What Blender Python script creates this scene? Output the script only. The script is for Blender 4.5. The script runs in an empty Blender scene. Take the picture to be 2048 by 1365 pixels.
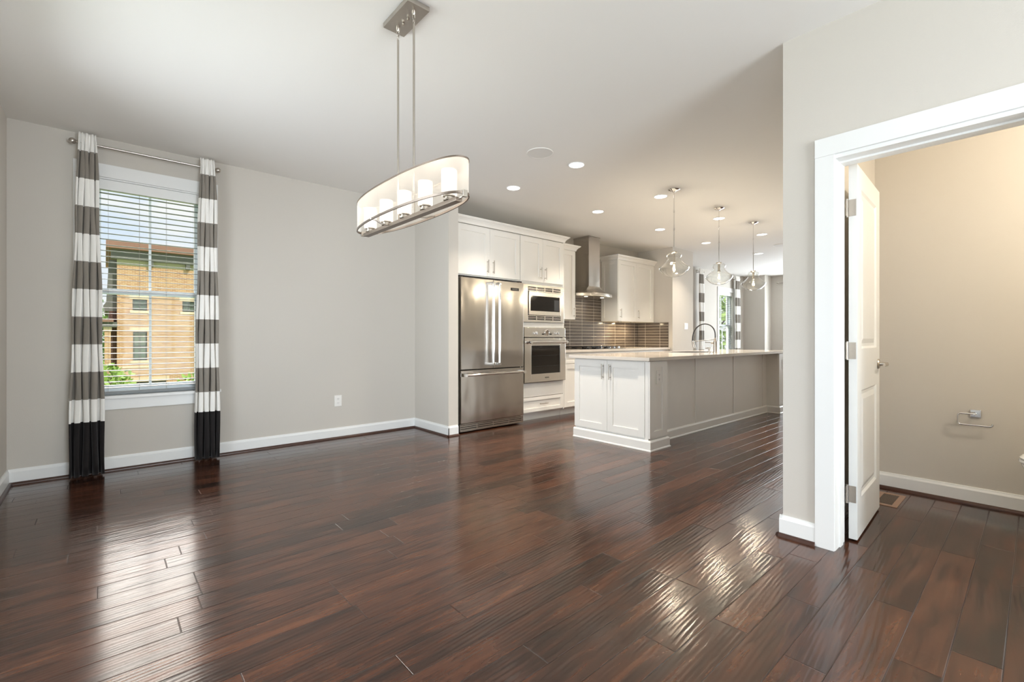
import bpy, bmesh, math, random
from mathutils import Vector, Matrix
random.seed(7)
PI = math.pi
scn = bpy.context.scene
C = scn.collection

# ------------------------------------------------------------------ camera
F_PX = 925.0
cam_d = bpy.data.cameras.new('camera')
cam_d.sensor_width = 36.0
cam_d.lens = 36.0 * F_PX / 2048.0
cam_d.shift_y = -6.5 / 2048.0
cam_d.clip_start = 0.05
cam_d.clip_end = 300
cam = bpy.data.objects.new('camera', cam_d)
C.objects.link(cam)
cam.location = (0, 0, 1.10)
cam.rotation_euler = (PI / 2, 0, math.radians(48.6485 - 90))
scn.camera = cam

# ------------------------------------------------------------------ view
scn.view_settings.view_transform = 'Standard'
scn.view_settings.look = 'None'
scn.view_settings.gamma = 1
scn.view_settings.use_curve_mapping = False
scn.view_settings.exposure = 0.16
scn.cycles.max_bounces = 10
scn.cycles.diffuse_bounces = 6
scn.cycles.glossy_bounces = 5
scn.cycles.transparent_max_bounces = 16
scn.cycles.sample_clamp_indirect = 6
scn.cycles.caustics_reflective = False
scn.cycles.caustics_refractive = False

# ------------------------------------------------------------------ world (hazy bright sky with clouds and an added glare band)
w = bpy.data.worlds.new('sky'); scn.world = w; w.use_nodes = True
nt = w.node_tree; nt.nodes.clear()
N = nt.nodes.new; L = nt.links.new
tc = N('ShaderNodeTexCoord'); sep = N('ShaderNodeSeparateXYZ'); L(tc.outputs['Generated'], sep.inputs[0])
ramp = N('ShaderNodeValToRGB'); L(sep.outputs['Z'], ramp.inputs[0])
e = ramp.color_ramp.elements
e[0].position = 0.0; e[0].color = (0.92, 0.93, 0.93, 1)
e[1].position = 0.6; e[1].color = (0.42, 0.62, 0.92, 1)
m_ = ramp.color_ramp.elements.new(0.16); m_.color = (0.72, 0.82, 0.93, 1)
noi = N('ShaderNodeTexNoise'); noi.inputs['Scale'].default_value = 5; noi.inputs['Detail'].default_value = 6
mp = N('ShaderNodeMapping'); mp.inputs['Scale'].default_value = (1, 1, 3.0)
L(tc.outputs['Generated'], mp.inputs[0]); L(mp.outputs[0], noi.inputs['Vector'])
cr = N('ShaderNodeValToRGB'); L(noi.outputs['Fac'], cr.inputs[0])
cr.color_ramp.elements[0].position = 0.45; cr.color_ramp.elements[1].position = 0.62
mix = N('ShaderNodeMixRGB'); L(cr.outputs[0], mix.inputs[0]); L(ramp.outputs[0], mix.inputs[1])
mix.inputs[2].default_value = (0.93, 0.93, 0.92, 1)
bg = N('ShaderNodeBackground'); L(mix.outputs[0], bg.inputs[0]); hi = N('ShaderNodeMapRange'); hi.interpolation_type = 'SMOOTHSTEP'      # unseen bright band added high in the sky to glare on the floor
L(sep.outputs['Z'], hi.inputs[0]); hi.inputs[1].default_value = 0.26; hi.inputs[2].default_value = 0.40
hi2 = N('ShaderNodeMapRange'); hi2.interpolation_type = 'SMOOTHSTEP'     # keeps the added band to the dining window side, off the house front
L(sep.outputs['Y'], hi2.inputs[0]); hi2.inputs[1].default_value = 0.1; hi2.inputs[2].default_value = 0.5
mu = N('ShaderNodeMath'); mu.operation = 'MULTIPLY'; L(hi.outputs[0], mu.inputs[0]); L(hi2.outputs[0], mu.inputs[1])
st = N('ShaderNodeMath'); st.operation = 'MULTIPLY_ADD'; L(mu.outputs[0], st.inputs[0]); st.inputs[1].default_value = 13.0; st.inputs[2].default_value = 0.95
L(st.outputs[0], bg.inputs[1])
mixh = N('ShaderNodeMixRGB'); L(mu.outputs[0], mixh.inputs[0]); L(mix.outputs[0], mixh.inputs[1]); mixh.inputs[2].default_value = (0.95, 0.86, 0.78, 1)  # warm tint of the added glare band
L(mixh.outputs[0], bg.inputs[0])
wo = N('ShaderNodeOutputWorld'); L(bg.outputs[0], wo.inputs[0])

# ------------------------------------------------------------------ sun and area lights at the windows
def light(name, kind, loc, energy, color=(1, 1, 1), rot=(0, 0, 0), size=None, size_y=None, radius=None, parent=None, spread=None):
    d = bpy.data.lights.new(name, kind); d.energy = energy; d.color = color
    if kind == 'AREA':
        if size_y: d.shape = 'RECTANGLE'; d.size = size; d.size_y = size_y
        else: d.shape = 'DISK'; d.size = size
        if spread: d.spread = spread
    elif radius is not None: d.shadow_soft_size = radius
    o = bpy.data.objects.new(name, d); C.objects.link(o)
    if parent:
        o.parent = parent; loc = Vector(loc) - root_of(parent)
    o.location = loc; o.rotation_euler = rot
    return o
OFF = {}
def root_of(p): return OFF.get(p.name, Vector((0, 0, 0)))

sun = light('sun', 'SUN', (0, -10, 20), 3.0, (1, 0.91, 0.76), rot=(math.radians(48), 0, math.radians(20)))
sun.data.angle = math.radians(0.8)
DAY = (0.86, 0.94, 1.0)
UP = math.radians(18)        # upward tilt of the rear area light, added to brighten the ceiling
# unseen left windows placed for their light, rear glazing added as fill, end windows
light('daylight_fill', 'AREA', (-0.80, -0.9, 1.5), 42, DAY, rot=(0, -PI / 2, 0), size=1.8, size_y=1.4)
light('daylight_fill', 'AREA', (-0.80, 3.1, 1.5), 50, DAY, rot=(0, -PI / 2 + math.radians(6), 0), size=1.7, size_y=1.6, spread=math.radians(125))
light('daylight_fill', 'AREA', (1.25, -3.75, 1.25), 235, DAY, rot=(PI / 2 + UP, 0, 0), size=1.9, size_y=2.1)
light('daylight_fill', 'AREA', (13.65, 1.95, 1.5), 150, DAY, rot=(0, PI / 2 - math.radians(5), 0), size=1.8, size_y=1.3)
light('daylight_fill', 'AREA', (13.65, 3.5, 1.5), 150, DAY, rot=(0, PI / 2 - math.radians(5), 0), size=1.8, size_y=1.2)

# ------------------------------------------------------------------ materials
def srgb(r, g, b):
    f = lambda v: (v / 255 / 12.92) if v / 255 <= 0.04045 else ((v / 255 + 0.055) / 1.055) ** 2.4
    return (f(r), f(g), f(b), 1)
def mat(name, col, rough=0.5, metal=0.0, spec=0.5, noise=0.0, nscale=20, bump=0.0, bscale=80, bstretch=(1, 1, 1), coat=0.0, aniso=0.0):
    m = bpy.data.materials.new(name); m.use_nodes = True
    nt = m.node_tree; b = nt.nodes['Principled BSDF']
    b.inputs['Base Color'].default_value = col; b.inputs['Roughness'].default_value = rough
    b.inputs['Metallic'].default_value = metal; b.inputs['Specular IOR Level'].default_value = spec
    b.inputs['Coat Weight'].default_value = coat; b.inputs['Anisotropic'].default_value = aniso
    tc = nt.nodes.new('ShaderNodeTexCoord')
    if noise:
        n = nt.nodes.new('ShaderNodeTexNoise'); n.inputs['Scale'].default_value = nscale
        nt.links.new(tc.outputs['Object'], n.inputs['Vector'])
        mx = nt.nodes.new('ShaderNodeMixRGB'); mx.inputs[1].default_value = tuple(c * (1 - noise) for c in col[:3]) + (1,)
        mx.inputs[2].default_value = tuple(min(1, c * (1 + noise)) for c in col[:3]) + (1,)
        nt.links.new(n.outputs['Fac'], mx.inputs[0]); nt.links.new(mx.outputs[0], b.inputs['Base Color'])
    if bump:
        mpn = nt.nodes.new('ShaderNodeMapping'); mpn.inputs['Scale'].default_value = bstretch
        n2 = nt.nodes.new('ShaderNodeTexNoise'); n2.inputs['Scale'].default_value = bscale
        nt.links.new(tc.outputs['Object'], mpn.inputs[0]); nt.links.new(mpn.outputs[0], n2.inputs['Vector'])
        bp = nt.nodes.new('ShaderNodeBump'); bp.inputs['Strength'].default_value = 1; bp.inputs['Distance'].default_value = bump
        nt.links.new(n2.outputs['Fac'], bp.inputs['Height']); nt.links.new(bp.outputs[0], b.inputs['Normal'])
    return m
def emis(name, col, strength):
    m = bpy.data.materials.new(name); m.use_nodes = True; nt = m.node_tree; nt.nodes.clear()
    e = nt.nodes.new('ShaderNodeEmission'); e.inputs[0].default_value = col; e.inputs[1].default_value = strength
    o = nt.nodes.new('ShaderNodeOutputMaterial'); nt.links.new(e.outputs[0], o.inputs[0]); return m
def thin_glass(name, tint=(1, 1, 1, 1), refl=1.0, rough=0.0, base=0.05, power=3.5):
    m = bpy.data.materials.new(name); m.use_nodes = True; nt = m.node_tree; nt.nodes.clear()
    t = nt.nodes.new('ShaderNodeBsdfTransparent'); t.inputs[0].default_value = tint
    g = nt.nodes.new('ShaderNodeBsdfGlossy'); g.inputs['Roughness'].default_value = rough
    lw = nt.nodes.new('ShaderNodeLayerWeight'); lw.inputs['Blend'].default_value = 0.5
    pw = nt.nodes.new('ShaderNodeMath'); pw.operation = 'POWER'; pw.inputs[1].default_value = power; nt.links.new(lw.outputs['Facing'], pw.inputs[0])
    mu = nt.nodes.new('ShaderNodeMath'); mu.operation = 'MULTIPLY_ADD'; mu.inputs[1].default_value = refl; mu.inputs[2].default_value = base
    mx = nt.nodes.new('ShaderNodeMixShader'); o = nt.nodes.new('ShaderNodeOutputMaterial')
    nt.links.new(pw.outputs[0], mu.inputs[0]); nt.links.new(mu.outputs[0], mx.inputs[0])
    nt.links.new(t.outputs[0], mx.inputs[1]); nt.links.new(g.outputs[0], mx.inputs[2]); nt.links.new(mx.outputs[0], o.inputs[0])
    return m

M = {}
M['wall'] = mat('greige_paint', srgb(201, 196, 188), 0.75, spec=0.25, bump=0.0004, bscale=220)
M['ceil'] = mat('ceiling_paint', srgb(238, 236, 232), 0.85, spec=0.15, bump=0.0003, bscale=180)
M['trim'] = mat('white_trim_paint', srgb(230, 231, 230), 0.35, noise=0.01, nscale=8)
M['cab'] = mat('white_cabinet_lacquer', srgb(235, 233, 228), 0.38, noise=0.01, nscale=6)
M['dark'] = mat('shadow_gap', srgb(30, 26, 22), 0.8, noise=0.2)
M['steel'] = mat('brushed_stainless', (0.54, 0.51, 0.475, 1), 0.23, metal=1, bump=0.035, bscale=2.2, bstretch=(1, 1, 0.4), aniso=0.3)
M['steel2'] = mat('stainless_trim', (0.66, 0.63, 0.58, 1), 0.26, metal=1, bump=0.0002, bscale=90, bstretch=(0.1, 1, 1))
M['chrome'] = mat('polished_chrome', (0.80, 0.80, 0.80, 1), 0.08, metal=1, noise=0.02)
M['nickel'] = mat('brushed_nickel', (0.55, 0.51, 0.46, 1), 0.30, metal=1, noise=0.05, nscale=60)
M['bronze'] = mat('warm_nickel', (0.30, 0.25, 0.21, 1), 0.38, metal=1, noise=0.05, nscale=60)
M['black'] = mat('black_glass', srgb(22, 18, 15), 0.06, noise=0.1)
M['iron'] = mat('black_iron', srgb(28, 26, 25), 0.5, noise=0.2)
M['rubber'] = mat('black_hose', srgb(38, 36, 34), 0.4, noise=0.2)
M['quartz'] = mat('pale_quartz', srgb(214, 207, 198), 0.10, noise=0.05, nscale=160, spec=0.6)
M['plate'] = mat('white_plastic', srgb(236, 234, 230), 0.35, noise=0.01)
M['slot'] = mat('slot_dark', srgb(70, 66, 62), 0.6, noise=0.1)
M['shoe'] = mat('dark_wood_moulding', srgb(62, 36, 26), 0.35, noise=0.3, nscale=30)
M['vinyl'] = mat('window_vinyl', srgb(225, 232, 236), 0.4, noise=0.01)
M['slat'] = mat('blind_slat_shaded', srgb(128, 133, 135), 0.5, noise=0.02)  # white slats greyed: their backlit shade is in the base colour
M['cord'] = mat('blind_cord', srgb(150, 148, 140), 0.8, noise=0.1)
M['glass'] = thin_glass('window_glass', (0.98, 0.99, 0.99, 1), 0.3, 0.0, 0.004)
M['bowl'] = thin_glass('clear_lamp_glass', (0.97, 0.98, 0.97, 1), 0.9, 0.03, 0.06, 2.6)
M['porcelain'] = mat('porcelain', srgb(238, 236, 232), 0.12, noise=0.01)
M['vent'] = mat('tan_wood_register', srgb(150, 120, 100), 0.4, noise=0.2, nscale=25)
M['lens'] = emis('downlight_lens', (1, 0.95, 0.86, 1), 5.0)
M['speaker'] = mat('speaker_grille', srgb(226, 224, 220), 0.8, bump=0.0006, bscale=600)
M['filament'] = emis('glowing_filament', (1, 0.80, 0.50, 1), 14)
M['bulb'] = thin_glass('bulb_glass', (1, 0.97, 0.9, 1), 0.6)
M['candle'] = emis('opal_glass_lit', (1, 0.93, 0.82, 1), 1.5)

def sheer():
    m = bpy.data.materials.new('sheer_organza'); m.use_nodes = True; nt = m.node_tree; nt.nodes.clear()
    t = nt.nodes.new('ShaderNodeBsdfTransparent'); t.inputs[0].default_value = (1, .98, .95, 1)
    d = nt.nodes.new('ShaderNodeBsdfDiffuse'); d.inputs[0].default_value = (0.88, 0.83, 0.77, 1)
    tl = nt.nodes.new('ShaderNodeBsdfTranslucent'); tl.inputs[0].default_value = (0.95, 0.90, 0.84, 1)
    wv = nt.nodes.new('ShaderNodeTexNoise'); wv.inputs['Scale'].default_value = 400
    a = nt.nodes.new('ShaderNodeMixShader'); a.inputs[0].default_value = 0.65
    b = nt.nodes.new('ShaderNodeMixShader'); o = nt.nodes.new('ShaderNodeOutputMaterial')
    mr = nt.nodes.new('ShaderNodeMapRange'); mr.inputs[3].default_value = 0.42; mr.inputs[4].default_value = 0.58
    nt.links.new(wv.outputs['Fac'], mr.inputs[0]); nt.links.new(mr.outputs[0], b.inputs[0])
    nt.links.new(d.outputs[0], a.inputs[1]); nt.links.new(tl.outputs[0], a.inputs[2])
    nt.links.new(t.outputs[0], b.inputs[1]); nt.links.new(a.outputs[0], b.inputs[2]); nt.links.new(b.outputs[0], o.inputs[0])
    return m
M['sheer'] = sheer()

class NB:                                       # tiny node builder
    def __init__(s, name):
        s.m = bpy.data.materials.new(name); s.m.use_nodes = True; s.nt = s.m.node_tree
        s.b = s.nt.nodes['Principled BSDF']
        s.tc = s.nt.nodes.new('ShaderNodeTexCoord'); sp = s.nt.nodes.new('ShaderNodeSeparateXYZ')
        s.nt.links.new(s.tc.outputs['Object'], sp.inputs[0]); s.x, s.y, s.z = sp.outputs
    def math(s, op, a, b=None, c=None):
        n = s.nt.nodes.new('ShaderNodeMath'); n.operation = op
        for i, v in enumerate((a, b, c)):
            if v is None: continue
            if isinstance(v, (int, float)): n.inputs[i].default_value = v
            else: s.nt.links.new(v, n.inputs[i])
        return n.outputs[0]
    def vec(s, x, y, z):
        n = s.nt.nodes.new('ShaderNodeCombineXYZ')
        for i, v in enumerate((x, y, z)):
            if isinstance(v, (int, float)): n.inputs[i].default_value = v
            else: s.nt.links.new(v, n.inputs[i])
        return n.outputs[0]
    def noise(s, v, scale=1, detail=2, rough=0.5, dist=0):
        n = s.nt.nodes.new('ShaderNodeTexNoise'); n.inputs['Scale'].default_value = scale; n.inputs['Detail'].default_value = detail
        n.inputs['Roughness'].default_value = rough; n.inputs['Distortion'].default_value = dist
        s.nt.links.new(v, n.inputs['Vector']); return n.outputs['Fac']
    def white(s, v):
        n = s.nt.nodes.new('ShaderNodeTexWhiteNoise'); n.noise_dimensions = '3D'; s.nt.links.new(v, n.inputs['Vector']); return n.outputs['Value']
    def ramp(s, f, stops):
        n = s.nt.nodes.new('ShaderNodeValToRGB'); s.nt.links.new(f, n.inputs[0]); el = n.color_ramp.elements
        while len(el) < len(stops): el.new(0.5)
        for e_, (p, c) in zip(el, stops): e_.position = p; e_.color = c
        return n.outputs[0]
    def mix(s, f, a, b, mode='MIX'):
        n = s.nt.nodes.new('ShaderNodeMixRGB'); n.blend_type = mode
        for i, v in enumerate((f, a, b)):
            if isinstance(v, (int, float)): n.inputs[i].default_value = v
            elif isinstance(v, tuple): n.inputs[i].default_value = v
            else: s.nt.links.new(v, n.inputs[i])
        return n.outputs[0]
    def set(s, k, v):
        if isinstance(v, (int, float, tuple)): s.b.inputs[k].default_value = v
        else: s.nt.links.new(v, s.b.inputs[k])
    def bump(s, h, dist=1.0):
        n = s.nt.nodes.new('ShaderNodeBump'); n.inputs['Distance'].default_value = dist; n.inputs['Strength'].default_value = 1
        s.nt.links.new(h, n.inputs['Height']); s.nt.links.new(n.outputs[0], s.b.inputs['Normal'])
def smooth(nb, v, a, b):
    n = nb.nt.nodes.new('ShaderNodeMapRange'); n.interpolation_type = 'SMOOTHSTEP'
    nb.nt.links.new(v, n.inputs[0]); n.inputs[1].default_value = a; n.inputs[2].default_value = b; return n.outputs[0]

def floor_mat():
    s = NB('hand_scraped_hardwood'); W = 0.127
    v = s.math('DIVIDE', s.math('SUBTRACT', s.y, 0.075), W); row = s.math('FLOOR', v); fv = s.math('FRACT', v)
    r1 = s.white(s.vec(row, 3.1, 0)); r2 = s.white(s.vec(row, 9.7, 4))
    Ln = s.math('MULTIPLY_ADD', r2, 0.6, 0.75)
    u = s.math('DIVIDE', s.math('ADD', s.x, s.math('MULTIPLY', r1, 9.0)), Ln); idx = s.math('FLOOR', u); fu = s.math('FRACT', u)
    pr = s.white(s.vec(row, idx, 1.0)); pr2 = s.white(s.vec(row, idx, 7.0))
    dv = s.math('MULTIPLY', s.math('MINIMUM', fv, s.math('SUBTRACT', 1.0, fv)), W)
    du = s.math('MULTIPLY', s.math('MINIMUM', fu, s.math('SUBTRACT', 1.0, fu)), Ln)
    d = s.math('MINIMUM', dv, du)
    seam = smooth(s, d, 0.0004, 0.0030)
    gap = smooth(s, d, 0.0003, 0.0011)
    off = s.math('MULTIPLY', pr, 37.0)
    grain = s.noise(s.vec(s.math('MULTIPLY', s.x, 2.2), s.math('MULTIPLY', s.y, 34), off), 1, 6, 0.6, 0.8)
    cloud = s.noise(s.vec(s.math('MULTIPLY', s.x, 2.4), s.math('MULTIPLY', s.y, 9), off), 1, 4, 0.62, 1.4)
    g = s.math('ADD', s.math('MULTIPLY', grain, 0.45), s.math('MULTIPLY', cloud, 0.55))
    t = s.math('ADD', g, s.math('MULTIPLY', s.math('SUBTRACT', pr2, 0.5), 0.16))
    col = s.ramp(t, [(0.33, srgb(32, 20, 15)), (0.46, srgb(54, 32, 22)), (0.56, srgb(76, 44, 29)), (0.76, srgb(102, 62, 40))])
    col = s.mix(gap, srgb(16, 9, 7), col)
    s.set('Base Color', col)
    rip = s.noise(s.vec(s.math('MULTIPLY', s.math('ADD', s.x, s.math('MULTIPLY', s.y, 0.35)), 5.0), s.math('MULTIPLY', s.math('SUBTRACT', s.y, s.math('MULTIPLY', s.x, 0.10)), 48), off), 1, 1, 0.4, 0.5)
    wav = s.noise(s.vec(s.math('MULTIPLY', s.x, 1.2), s.math('MULTIPLY', s.y, 8), off), 1, 1, 0.4, 0)
    wav = s.math('MULTIPLY', wav, 1.0)
    knot = s.noise(s.vec(s.math('MULTIPLY', s.x, 14), s.math('MULTIPLY', s.y, 30), off), 1, 3, 0.6, 1.2)
    kmask = smooth(s, s.noise(s.vec(s.math('MULTIPLY', s.x, 2.2), s.math('MULTIPLY', s.y, 4.5), off), 1, 0), 0.70, 0.80)
    h = s.math('ADD', s.math('MULTIPLY', seam, 0.0015), s.math('MULTIPLY', rip, 0.0007))
    ph = s.math('MULTIPLY_ADD', wav, 16.0, s.math('MULTIPLY', s.math('SUBTRACT', s.y, s.math('MULTIPLY', s.x, 0.06)), 2 * PI / 0.019))
    h = s.math('ADD', h, s.math('MULTIPLY', s.math('SINE', ph), 0.00009))
    h = s.math('ADD', h, s.math('MULTIPLY', wav, 0.0011))
    h = s.math('ADD', h, s.math('MULTIPLY', s.math('MULTIPLY', knot, kmask), 0.0009))
    s.bump(h, 1.0)
    s.set('Roughness', s.math('MULTIPLY_ADD', grain, 0.08, 0.125)); s.set('Specular IOR Level', 0.75)
    return s.m
M['floor'] = floor_mat()

def tile_mat(axis):
    s = NB('glass_tile_' + axis); u = s.x if axis == 'x' else s.y
    W, H = 0.3065, 0.0515
    uu = s.math('DIVIDE', s.math('SUBTRACT', u, 5.724 if axis == 'x' else 4.904 - W), W); vv = s.math('DIVIDE', s.math('SUBTRACT', s.z, 0.9175), H)
    iu, iv = s.math('FLOOR', uu), s.math('FLOOR', vv); fu, fv = s.math('FRACT', uu), s.math('FRACT', vv)
    d = s.math('MINIMUM', s.math('MULTIPLY', s.math('MINIMUM', fu, s.math('SUBTRACT', 1.0, fu)), W), s.math('MULTIPLY', s.math('MINIMUM', fv, s.math('SUBTRACT', 1.0, fv)), H))
    g = smooth(s, d, 0.0017, 0.0027)
    pr = s.white(s.vec(iu, iv, 2.0))
    n = s.noise(s.vec(s.math('MULTIPLY', u, 9), s.math('MULTIPLY', s.z, 150), s.math('MULTIPLY', pr, 20)), 1, 4, 0.6, 1.0)
    t = s.math('MULTIPLY_ADD', pr, 0.16, s.math('MULTIPLY', n, 0.84))
    col = s.ramp(t, [(0.25, srgb(66, 59, 54)), (0.5, srgb(84, 76, 70)), (0.75, srgb(106, 97, 89))])
    s.set('Base Color', s.mix(g, srgb(205, 196, 182), col))
    s.set('Roughness', s.math('MULTIPLY_ADD', g, -0.42, 0.55)); s.set('Specular IOR Level', 0.6)
    s.bump(s.math('MULTIPLY', smooth(s, d, 0.001, 0.004), 0.001))
    return s.m
M['tile_x'] = tile_mat('x'); M['tile_y'] = tile_mat('y')

def curtain_mat():
    s = NB('striped_drape'); H = 0.2178
    k = s.math('FLOOR', s.math('DIVIDE', s.math('SUBTRACT', s.z, 0.612), H))
    odd = s.math('MODULO', s.math('ADD', k, 10.0), 2.0)          # 0 -> taupe, 1 -> white
    weave = s.noise(s.vec(s.math('MULTIPLY', s.x, 600), s.math('MULTIPLY', s.y, 600), s.math('MULTIPLY', s.z, 600)), 1, 1)
    white = s.mix(weave, srgb(232, 230, 225), srgb(248, 246, 242))
    taupe = s.mix(weave, srgb(124, 118, 110), srgb(146, 139, 130))
    c = s.mix(odd, taupe, white)
    low = s.math('LESS_THAN', s.z, 0.434)
    c = s.mix(low, c, s.mix(weave, srgb(17, 14, 14), srgb(31, 26, 26)))
    s.set('Base Color', c); s.set('Roughness', 0.7); s.set('Specular IOR Level', 0.25); s.set('Sheen Weight', 0.15)
    return s.m
M['drape'] = curtain_mat()

def brick_mat(name, c1, c2, mort, scale=1.0):
    s = NB(name)
    n = s.nt.nodes.new('ShaderNodeTexBrick'); s.nt.links.new(s.vec(s.math('ADD', s.x, s.math('MULTIPLY', s.y, 1.0)), s.z, 0.0), n.inputs['Vector'])
    n.inputs['Scale'].default_value = 1; n.inputs['Brick Width'].default_value = 0.23 * scale; n.inputs['Row Height'].default_value = 0.076 * scale
    n.inputs['Mortar Size'].default_value = 0.012 * scale
    n.inputs['Color1'].default_value = c1; n.inputs['Color2'].default_value = c2; n.inputs['Mortar'].default_value = mort
    s.set('Base Color', n.outputs['Color']); s.set('Roughness', 0.9)
    s.set('Specular IOR Level', 0.1)
    return s.m
M['brick'] = brick_mat('tan_brick', srgb(204, 166, 126), srgb(178, 132, 98), srgb(208, 188, 160))
M['shadebrick'] = brick_mat('shaded_brick', srgb(96, 70, 60), srgb(78, 60, 54), srgb(110, 96, 88))  # house brick darkened so the side bay reads as in shade
M['stone'] = mat('cast_stone', srgb(226, 206, 176), 0.8, noise=0.06, nscale=4)
M['fascia'] = mat('grey_painted_fascia', srgb(104, 106, 100), 0.7, noise=0.1, nscale=2)
M['copper'] = mat('brown_metal_roof', srgb(150, 118, 104), 0.85, spec=0.1, noise=0.1, nscale=2)
M['paleband'] = mat('pale_green_frieze', srgb(190, 188, 160), 0.8, noise=0.05, nscale=3)
M['winglass'] = mat('reflective_window', srgb(96, 112, 92), 0.1, noise=0.4, nscale=1.5, spec=0.8)
M['winframe'] = mat('dark_green_frame', srgb(70, 76, 66), 0.6, noise=0.1)
M['leaf'] = mat('green_leaves', srgb(120, 150, 60), 0.7, noise=0.45, nscale=3)
M['leaf2'] = mat('deep_green_leaves', srgb(82, 118, 58), 0.7, noise=0.45, nscale=3)
M['bark'] = mat('bark', srgb(84, 70, 58), 0.9, noise=0.3)
M['grass'] = mat('lawn', srgb(104, 124, 66), 0.9, noise=0.3, nscale=2)
M['asphalt'] = mat('pavement', srgb(140, 138, 132), 0.9, noise=0.1, nscale=2)
M['extwall'] = mat('exterior_siding', srgb(190, 186, 178), 0.8, noise=0.05)

# ------------------------------------------------------------------ mesh builder
class MB:
    def __init__(s): s.bm = bmesh.new(); s.fr = Matrix.Identity(4)
    def frame(s, o, u, wdir):                    # local (u, w, z) -> world
        u = Vector(u).normalized(); wdir = Vector(wdir).normalized(); z = Vector((0, 0, 1))
        s.fr = Matrix(((u.x, wdir.x, z.x, o[0]), (u.y, wdir.y, z.y, o[1]), (u.z, wdir.z, z.z, o[2]), (0, 0, 0, 1))); return s
    def v(s, p): return s.bm.verts.new(s.fr @ Vector(p))
    def face(s, vs):
        try: return s.bm.faces.new(vs)
        except ValueError: return None
    def box(s, x0, x1, y0, y1, z0, z1, bev=0.0):
        vs = [s.v((x, y, z)) for z in (z0, z1) for y in (y0, y1) for x in (x0, x1)]
        fs = [s.face([vs[i] for i in q]) for q in ((0, 1, 3, 2), (4, 6, 7, 5), (0, 4, 5, 1), (2, 3, 7, 6), (0, 2, 6, 4), (1, 5, 7, 3))]
        if bev:
            es = list({e for f in fs for e in f.edges})
            bmesh.ops.bevel(s.bm, geom=es, offset=bev, segments=2, affect='EDGES', profile=0.7)
        return s
    def tube(s, pts, r, n=10, cap=True, rs=None):
        pts = [Vector(p) for p in pts]; rings = []; prev = None
        for i, p in enumerate(pts):
            if i == 0: t = pts[1] - p
            elif i == len(pts) - 1: t = p - pts[i - 1]
            else: t = (pts[i + 1] - p).normalized() + (p - pts[i - 1]).normalized()
            t.normalize()
            if prev is None: a = t.orthogonal().normalized()
            else: a = (prev - t * prev.dot(t)).normalized()
            prev = a; b = t.cross(a); rr = rs[i] if rs else r
            rings.append([s.v(p + (a * math.cos(2 * PI * k / n) + b * math.sin(2 * PI * k / n)) * rr) for k in range(n)])
        for A, B in zip(rings, rings[1:]):
            for k in range(n): s.face([A[k], A[(k + 1) % n], B[(k + 1) % n], B[k]])
        if cap: s.face(rings[0][::-1]); s.face(rings[-1])
        return s
    def lathe(s, prof, c, n=32, axis='z', cap=True):
        rings = []
        for r, h in prof:
            ring = []
            for k in range(n):
                a = 2 * PI * k / n; ca, sa = math.cos(a) * r, math.sin(a) * r
                p = {'z': (ca, sa, h), 'x': (h, ca, sa), 'y': (ca, h, sa)}[axis]
                ring.append(s.v((c[0] + p[0], c[1] + p[1], c[2] + p[2])))
            rings.append(ring)
        for A, B in zip(rings, rings[1:]):
            for k in range(n): s.face([A[k], A[(k + 1) % n], B[(k + 1) % n], B[k]])
        if cap:
            s.face(rings[0][::-1]); s.face(rings[-1])
        return s
    def prism(s, poly, a, b, axis):              # poly in the two other axes (x,y,z order), extruded along axis from a to b
        def P(q, t): return {'x': (t, q[0], q[1]), 'y': (q[0], t, q[1]), 'z': (q[0], q[1], t)}[axis]
        A = [s.v(P(q, a)) for q in poly]; B = [s.v(P(q, b)) for q in poly]; n = len(poly)
        for k in range(n): s.face([A[k], A[(k + 1) % n], B[(k + 1) % n], B[k]])
        s.face(A[::-1]); s.face(B); return s
    def build(s, name, m, parent=None, label=None, smooth=False, solid=0.0, bev=0.0):
        bmesh.ops.recalc_face_normals(s.bm, faces=s.bm.faces[:])
        me = bpy.data.meshes.new(name)
        o = bpy.data.objects.new(name, me); C.objects.link(o)
        off = root_of(parent) if parent else getattr(s, 'origin', Vector((0, 0, 0)))
        if off.length: bmesh.ops.translate(s.bm, verts=s.bm.verts[:], vec=-off)
        s.bm.to_mesh(me); s.bm.free(); me.materials.append(m)
        if smooth:
            for p in me.polygons: p.use_smooth = True
            md = None
            try: me.set_sharp_from_angle(angle=math.radians(35))
            except Exception: pass
        if solid:
            md = o.modifiers.new('solid', 'SOLIDIFY'); md.thickness = solid; md.offset = 0
        if bev:
            md = o.modifiers.new('bevel', 'BEVEL'); md.width = bev; md.segments = 2; md.limit_method = 'ANGLE'
        if parent: o.parent = parent; OFF[o.name] = off
        else:
            o.location = off; OFF[o.name] = off
        if label: o['label'] = label
        return o
def thing(name, label, cat, loc, group=None, kind=None):
    o = bpy.data.objects.new(name, None); C.objects.link(o); o.location = loc; OFF[o.name] = Vector(loc)
    o.empty_display_size = 0.05
    o['label'] = label; o['category'] = cat
    if group: o['group'] = group
    if kind: o['kind'] = kind
    return o
def tag(o, label, cat, group=None, kind=None):
    o['label'] = label; o['category'] = cat
    if group: o['group'] = group
    if kind: o['kind'] = kind
    return o
def struct(o, label=None, cat=None):
    o['kind'] = 'structure'
    if label: o['label'] = label
    if cat: o['category'] = cat
    return o
def copy_tree(o, loc, label, group=None):
    def rec(a, parent):
        c = a.copy(); C.objects.link(c); c.parent = parent; OFF[c.name] = Vector((0, 0, 0))
        for ch in list(a.children): rec(ch, c)
        return c
    c = rec(o, None); c.location = loc; c['label'] = label
    if group: c['group'] = group
    return c

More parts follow.
